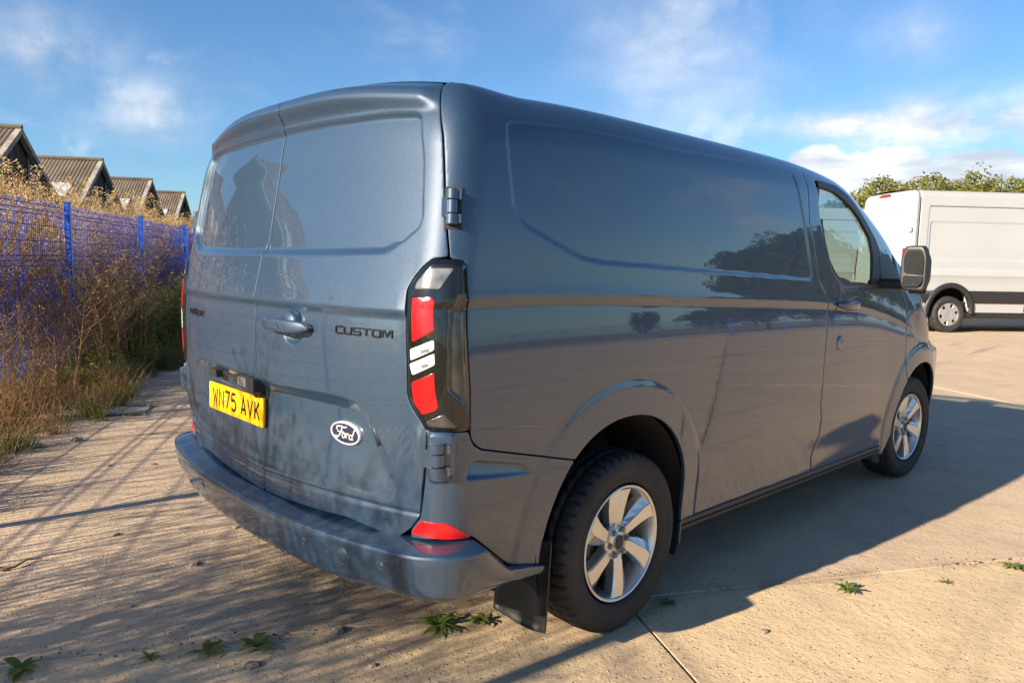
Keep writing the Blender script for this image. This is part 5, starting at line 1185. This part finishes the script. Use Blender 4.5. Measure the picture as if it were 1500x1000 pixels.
for px, dist, pr, sc, lab in ((1322, 58, tB, 1.04, 'broad olive-green tree above the rear half of the white van'), (1352, 61, tB, 1.0, 'full crown just left of the wispy tree, behind the white van'), (1262, 60, tA, .90, 'smaller tree behind the left end of the white van'), (1378, 59, tA, .98, 'rounded tree left of the wispy tree behind the white van'), (1423, 57, tC, 1.04, 'thin wispy tree sticking up above the white van'),
                          (1468, 58, tB, .97, 'low spreading tree above the white van, right of the wispy one'), (1520, 60, tA, .96, 'tree behind the white van at the right edge'), (1215, 62, tA, .8, 'tree hidden mostly by the roof of the blue van'), (1575, 60, tB, 1.0, 'tree behind the front of the white van, outside the view')):
    place_tree(pr, *at_px(px, dist), sc, lab, gB)
gR = 'dark trees along the right side of the yard'
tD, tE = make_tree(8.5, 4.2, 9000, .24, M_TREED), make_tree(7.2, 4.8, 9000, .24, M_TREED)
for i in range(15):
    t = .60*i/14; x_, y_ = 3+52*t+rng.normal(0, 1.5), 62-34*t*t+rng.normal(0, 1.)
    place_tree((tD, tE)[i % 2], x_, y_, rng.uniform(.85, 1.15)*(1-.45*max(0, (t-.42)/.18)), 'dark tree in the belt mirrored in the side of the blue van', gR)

# ------------------------------------------------------------------ small plants in the joint, drain cover, stones, stick
def px_ground(px, py, z=0.):
    d = _F+_R2*((px-750)/FPX)-_U2*((py-500)/FPX); k = (z-CAM[2])/d.z; return CAM[0]+d.x*k, CAM[1]+d.y*k
def rosette(label, px, py, r, n, toothed, m_=None, rise=.6):
    x_, y_ = px_ground(px, py); root = thing('weed', label, 'weed', (x_, y_, 0)); m_ = m_ or M_DANDE
    for k in range(n):
        a = k*2.4+rng.normal(0, .2); L = r*rng.uniform(.45, 1.15); wd = L*(.115 if toothed else .16); V = []; ns = 13; el_ = rng.uniform(.1, 1.)*rise
        for i in range(ns):
            t = i/(ns-1); wv = wd*(math.sin(math.pi*min(1, .08+.92*t)**.8)+.04)*(1 if not toothed or i % 2 else .62); z = .006+L*(el_*t*1.6-el_*1.3*t*t)+.004*(k % 3); rr_ = L*(.05+.95*t)
            for j, q in ((-1, .10), (0, 0), (1, .10)): V.append((rr_*math.cos(a)-j*wv*math.sin(a), rr_*math.sin(a)+j*wv*math.cos(a), z+q*wv))
        F = [(i*3+j, i*3+j+1, (i+1)*3+j+1, (i+1)*3+j) for i in range(ns-1) for j in range(2)]; o = part('leaf', V, F, m_, None, True); o.parent = root
    return root
gW = 'weeds growing in the concrete joint'
for lab, px, py, r, n, to in (('largest toothed green rosette, in the joint behind the rear wheel', 641, 918, .105, 18, True), ('spiky grey-green seedling right of the largest rosette', 703, 912, .06, 16, False), ('broad-leaved rosette at the bottom left corner', 32, 984, .085, 9, False), ('pair of leaves in the joint, second weed from the bottom left', 300, 958, .075, 7, False), ('broad flat rosette in the joint below the bumper', 375, 948, .08, 10, False),
                              ('small dark moss-like weed left of the pair of leaves', 218, 966, .045, 12, True), ('low matted weed on the sunny concrete at the right', 1240, 866, .07, 22, True), ('tiny green weed beside the rear tyre in the van shadow', 978, 886, .05, 16, True), ('tiny weed just right of the matted weed', 1384, 855, .04, 10, True), ('straggly weed at the right edge of the concrete', 1485, 833, .07, 14, False)):
    rosette(lab, px, py, r, int(n*1.5), to)['group'] = gW
# weeds and grit in the long joint
s = Soup(); n = 420; t = rng.uniform(-3.2, 6., n); q = rng.normal(0, .022, n); P = np.stack([E2[0]*(.598+q)+E1[0]*t, E2[1]*(.598+q)+E1[1]*t, np.abs(rng.normal(0, .004, n))], -1)
keep = np.sin(t*3.1)+np.sin(t*7.7+1) > -.2; s.quads(P[keep], .009, 0, 0., 1.2); s.make('joint_grit', [mat('dark_grit', (.07, .055, .04), .95, var=.5, vscale=30)], 'stuff')
MS_ = mat('loose_stone', (.26, .21, .16), .9, var=.4, vscale=9); sb = []
def stone_mesh():
    V = []; F = []; 
    for i, (zf, rf_) in enumerate(((0, .8), (.45, 1.), (.85, .6))):
        for j in range(6): a = j*1.047+i*.3; k = rf_*rng.uniform(.75, 1.15); V.append((k*math.cos(a), k*math.sin(a)*.8, zf))
    F = [(i*6+j, i*6+(j+1) % 6, (i+1)*6+(j+1) % 6, (i+1)*6+j) for i in range(2) for j in range(6)]+[tuple(range(12, 18)), tuple(range(5, -1, -1))]; return mesh('pebble', V, F, MS_)
SM = [stone_mesh() for _ in range(5)]
STN = ((55, 655, .05, 'pale stone on the edge of the weeds at the left'), (112, 645, .05, 'grey stone beside the weeds left of the drain cover'), (345, 772, .022, 'dark chip on the concrete left of the bumper'), (170, 783, .022, 'dark chip in the middle of the left concrete'), (285, 827, .030, 'rusty flat stone left below the bumper'), (193, 888, .016, 'white pebble on the lower left concrete'), (783, 880, .03, 'grey stone beneath the rear bumper end'), (495, 925, .035, 'pale stone in the joint left of the largest rosette'), (370, 975, .032, 'rounded stone below the joint'), (545, 975, .02, 'reddish chip on the concrete near the bottom'), (160, 682, .02, 'dark chip near the drain cover'), (225, 680, .02, 'dark chip between the drain cover and the bumper'), (1118, 925, .022, 'pale pebble on the sunny concrete'))
for px, py, r, lab in STN:
    x_, y_ = px_ground(px, py); o = obj('stone', SM[int(rng.integers(5))]); o.location = (x_, y_, -.002); o.scale = (r, r, r*.6); o.rotation_euler = (0, 0, rng.uniform(0, 6)); tag(o, lab, 'stone', 'loose stones on the concrete')
n = 900; s = Soup(); xs, ys = rng.uniform(-7, 6, n), rng.uniform(-3.2, 7, n); s.quads(np.stack([xs, ys, np.full(n, .003)], -1), .008, 0, 0., 1.2); s.make('gravel', [MS_], 'stuff')
c = px_ground(163, 603); dc = thing('drain_cover', 'flat grey concrete drain cover at the foot of the weeds', 'cover', (c[0], c[1], 0), math.atan2(E1[1], E1[0]))
MB().box((-.30, -.17, -.01), (.30, .17, .012), None, .01).make('cover_slab', mat('grey_cover', (.30, .29, .25), .9, var=.3, vscale=6)).parent = dc
s = Soup(); a = rng.uniform(0, 1, 260); e_ = rng.integers(0, 2, 260); P = np.stack([(a-.5)*.64, np.where(e_ == 0, -.185, .185)+rng.normal(0, .012, 260), np.full(260, .01)], -1); s.quads(P, .022, 0, .5, 1.5); s.make('moss_edge', [M_GRASS], 'stuff').parent = dc
x0, y0 = px_ground(0, 838); x1, y1 = px_ground(40, 824); st = MB(); st.tube([(x0-.1, y0-.03, .008), (x0, y0, .012), ((x0+x1)/2+.02, (y0+y1)/2, .010), (x1, y1, .016), (x1+.04, y1+.05, .02)], [.006, .006, .005, .004, .002], 6); tag(st.make('twig', M_BROWN, None, True), 'dry twig lying on the concrete at the left edge', 'twig')
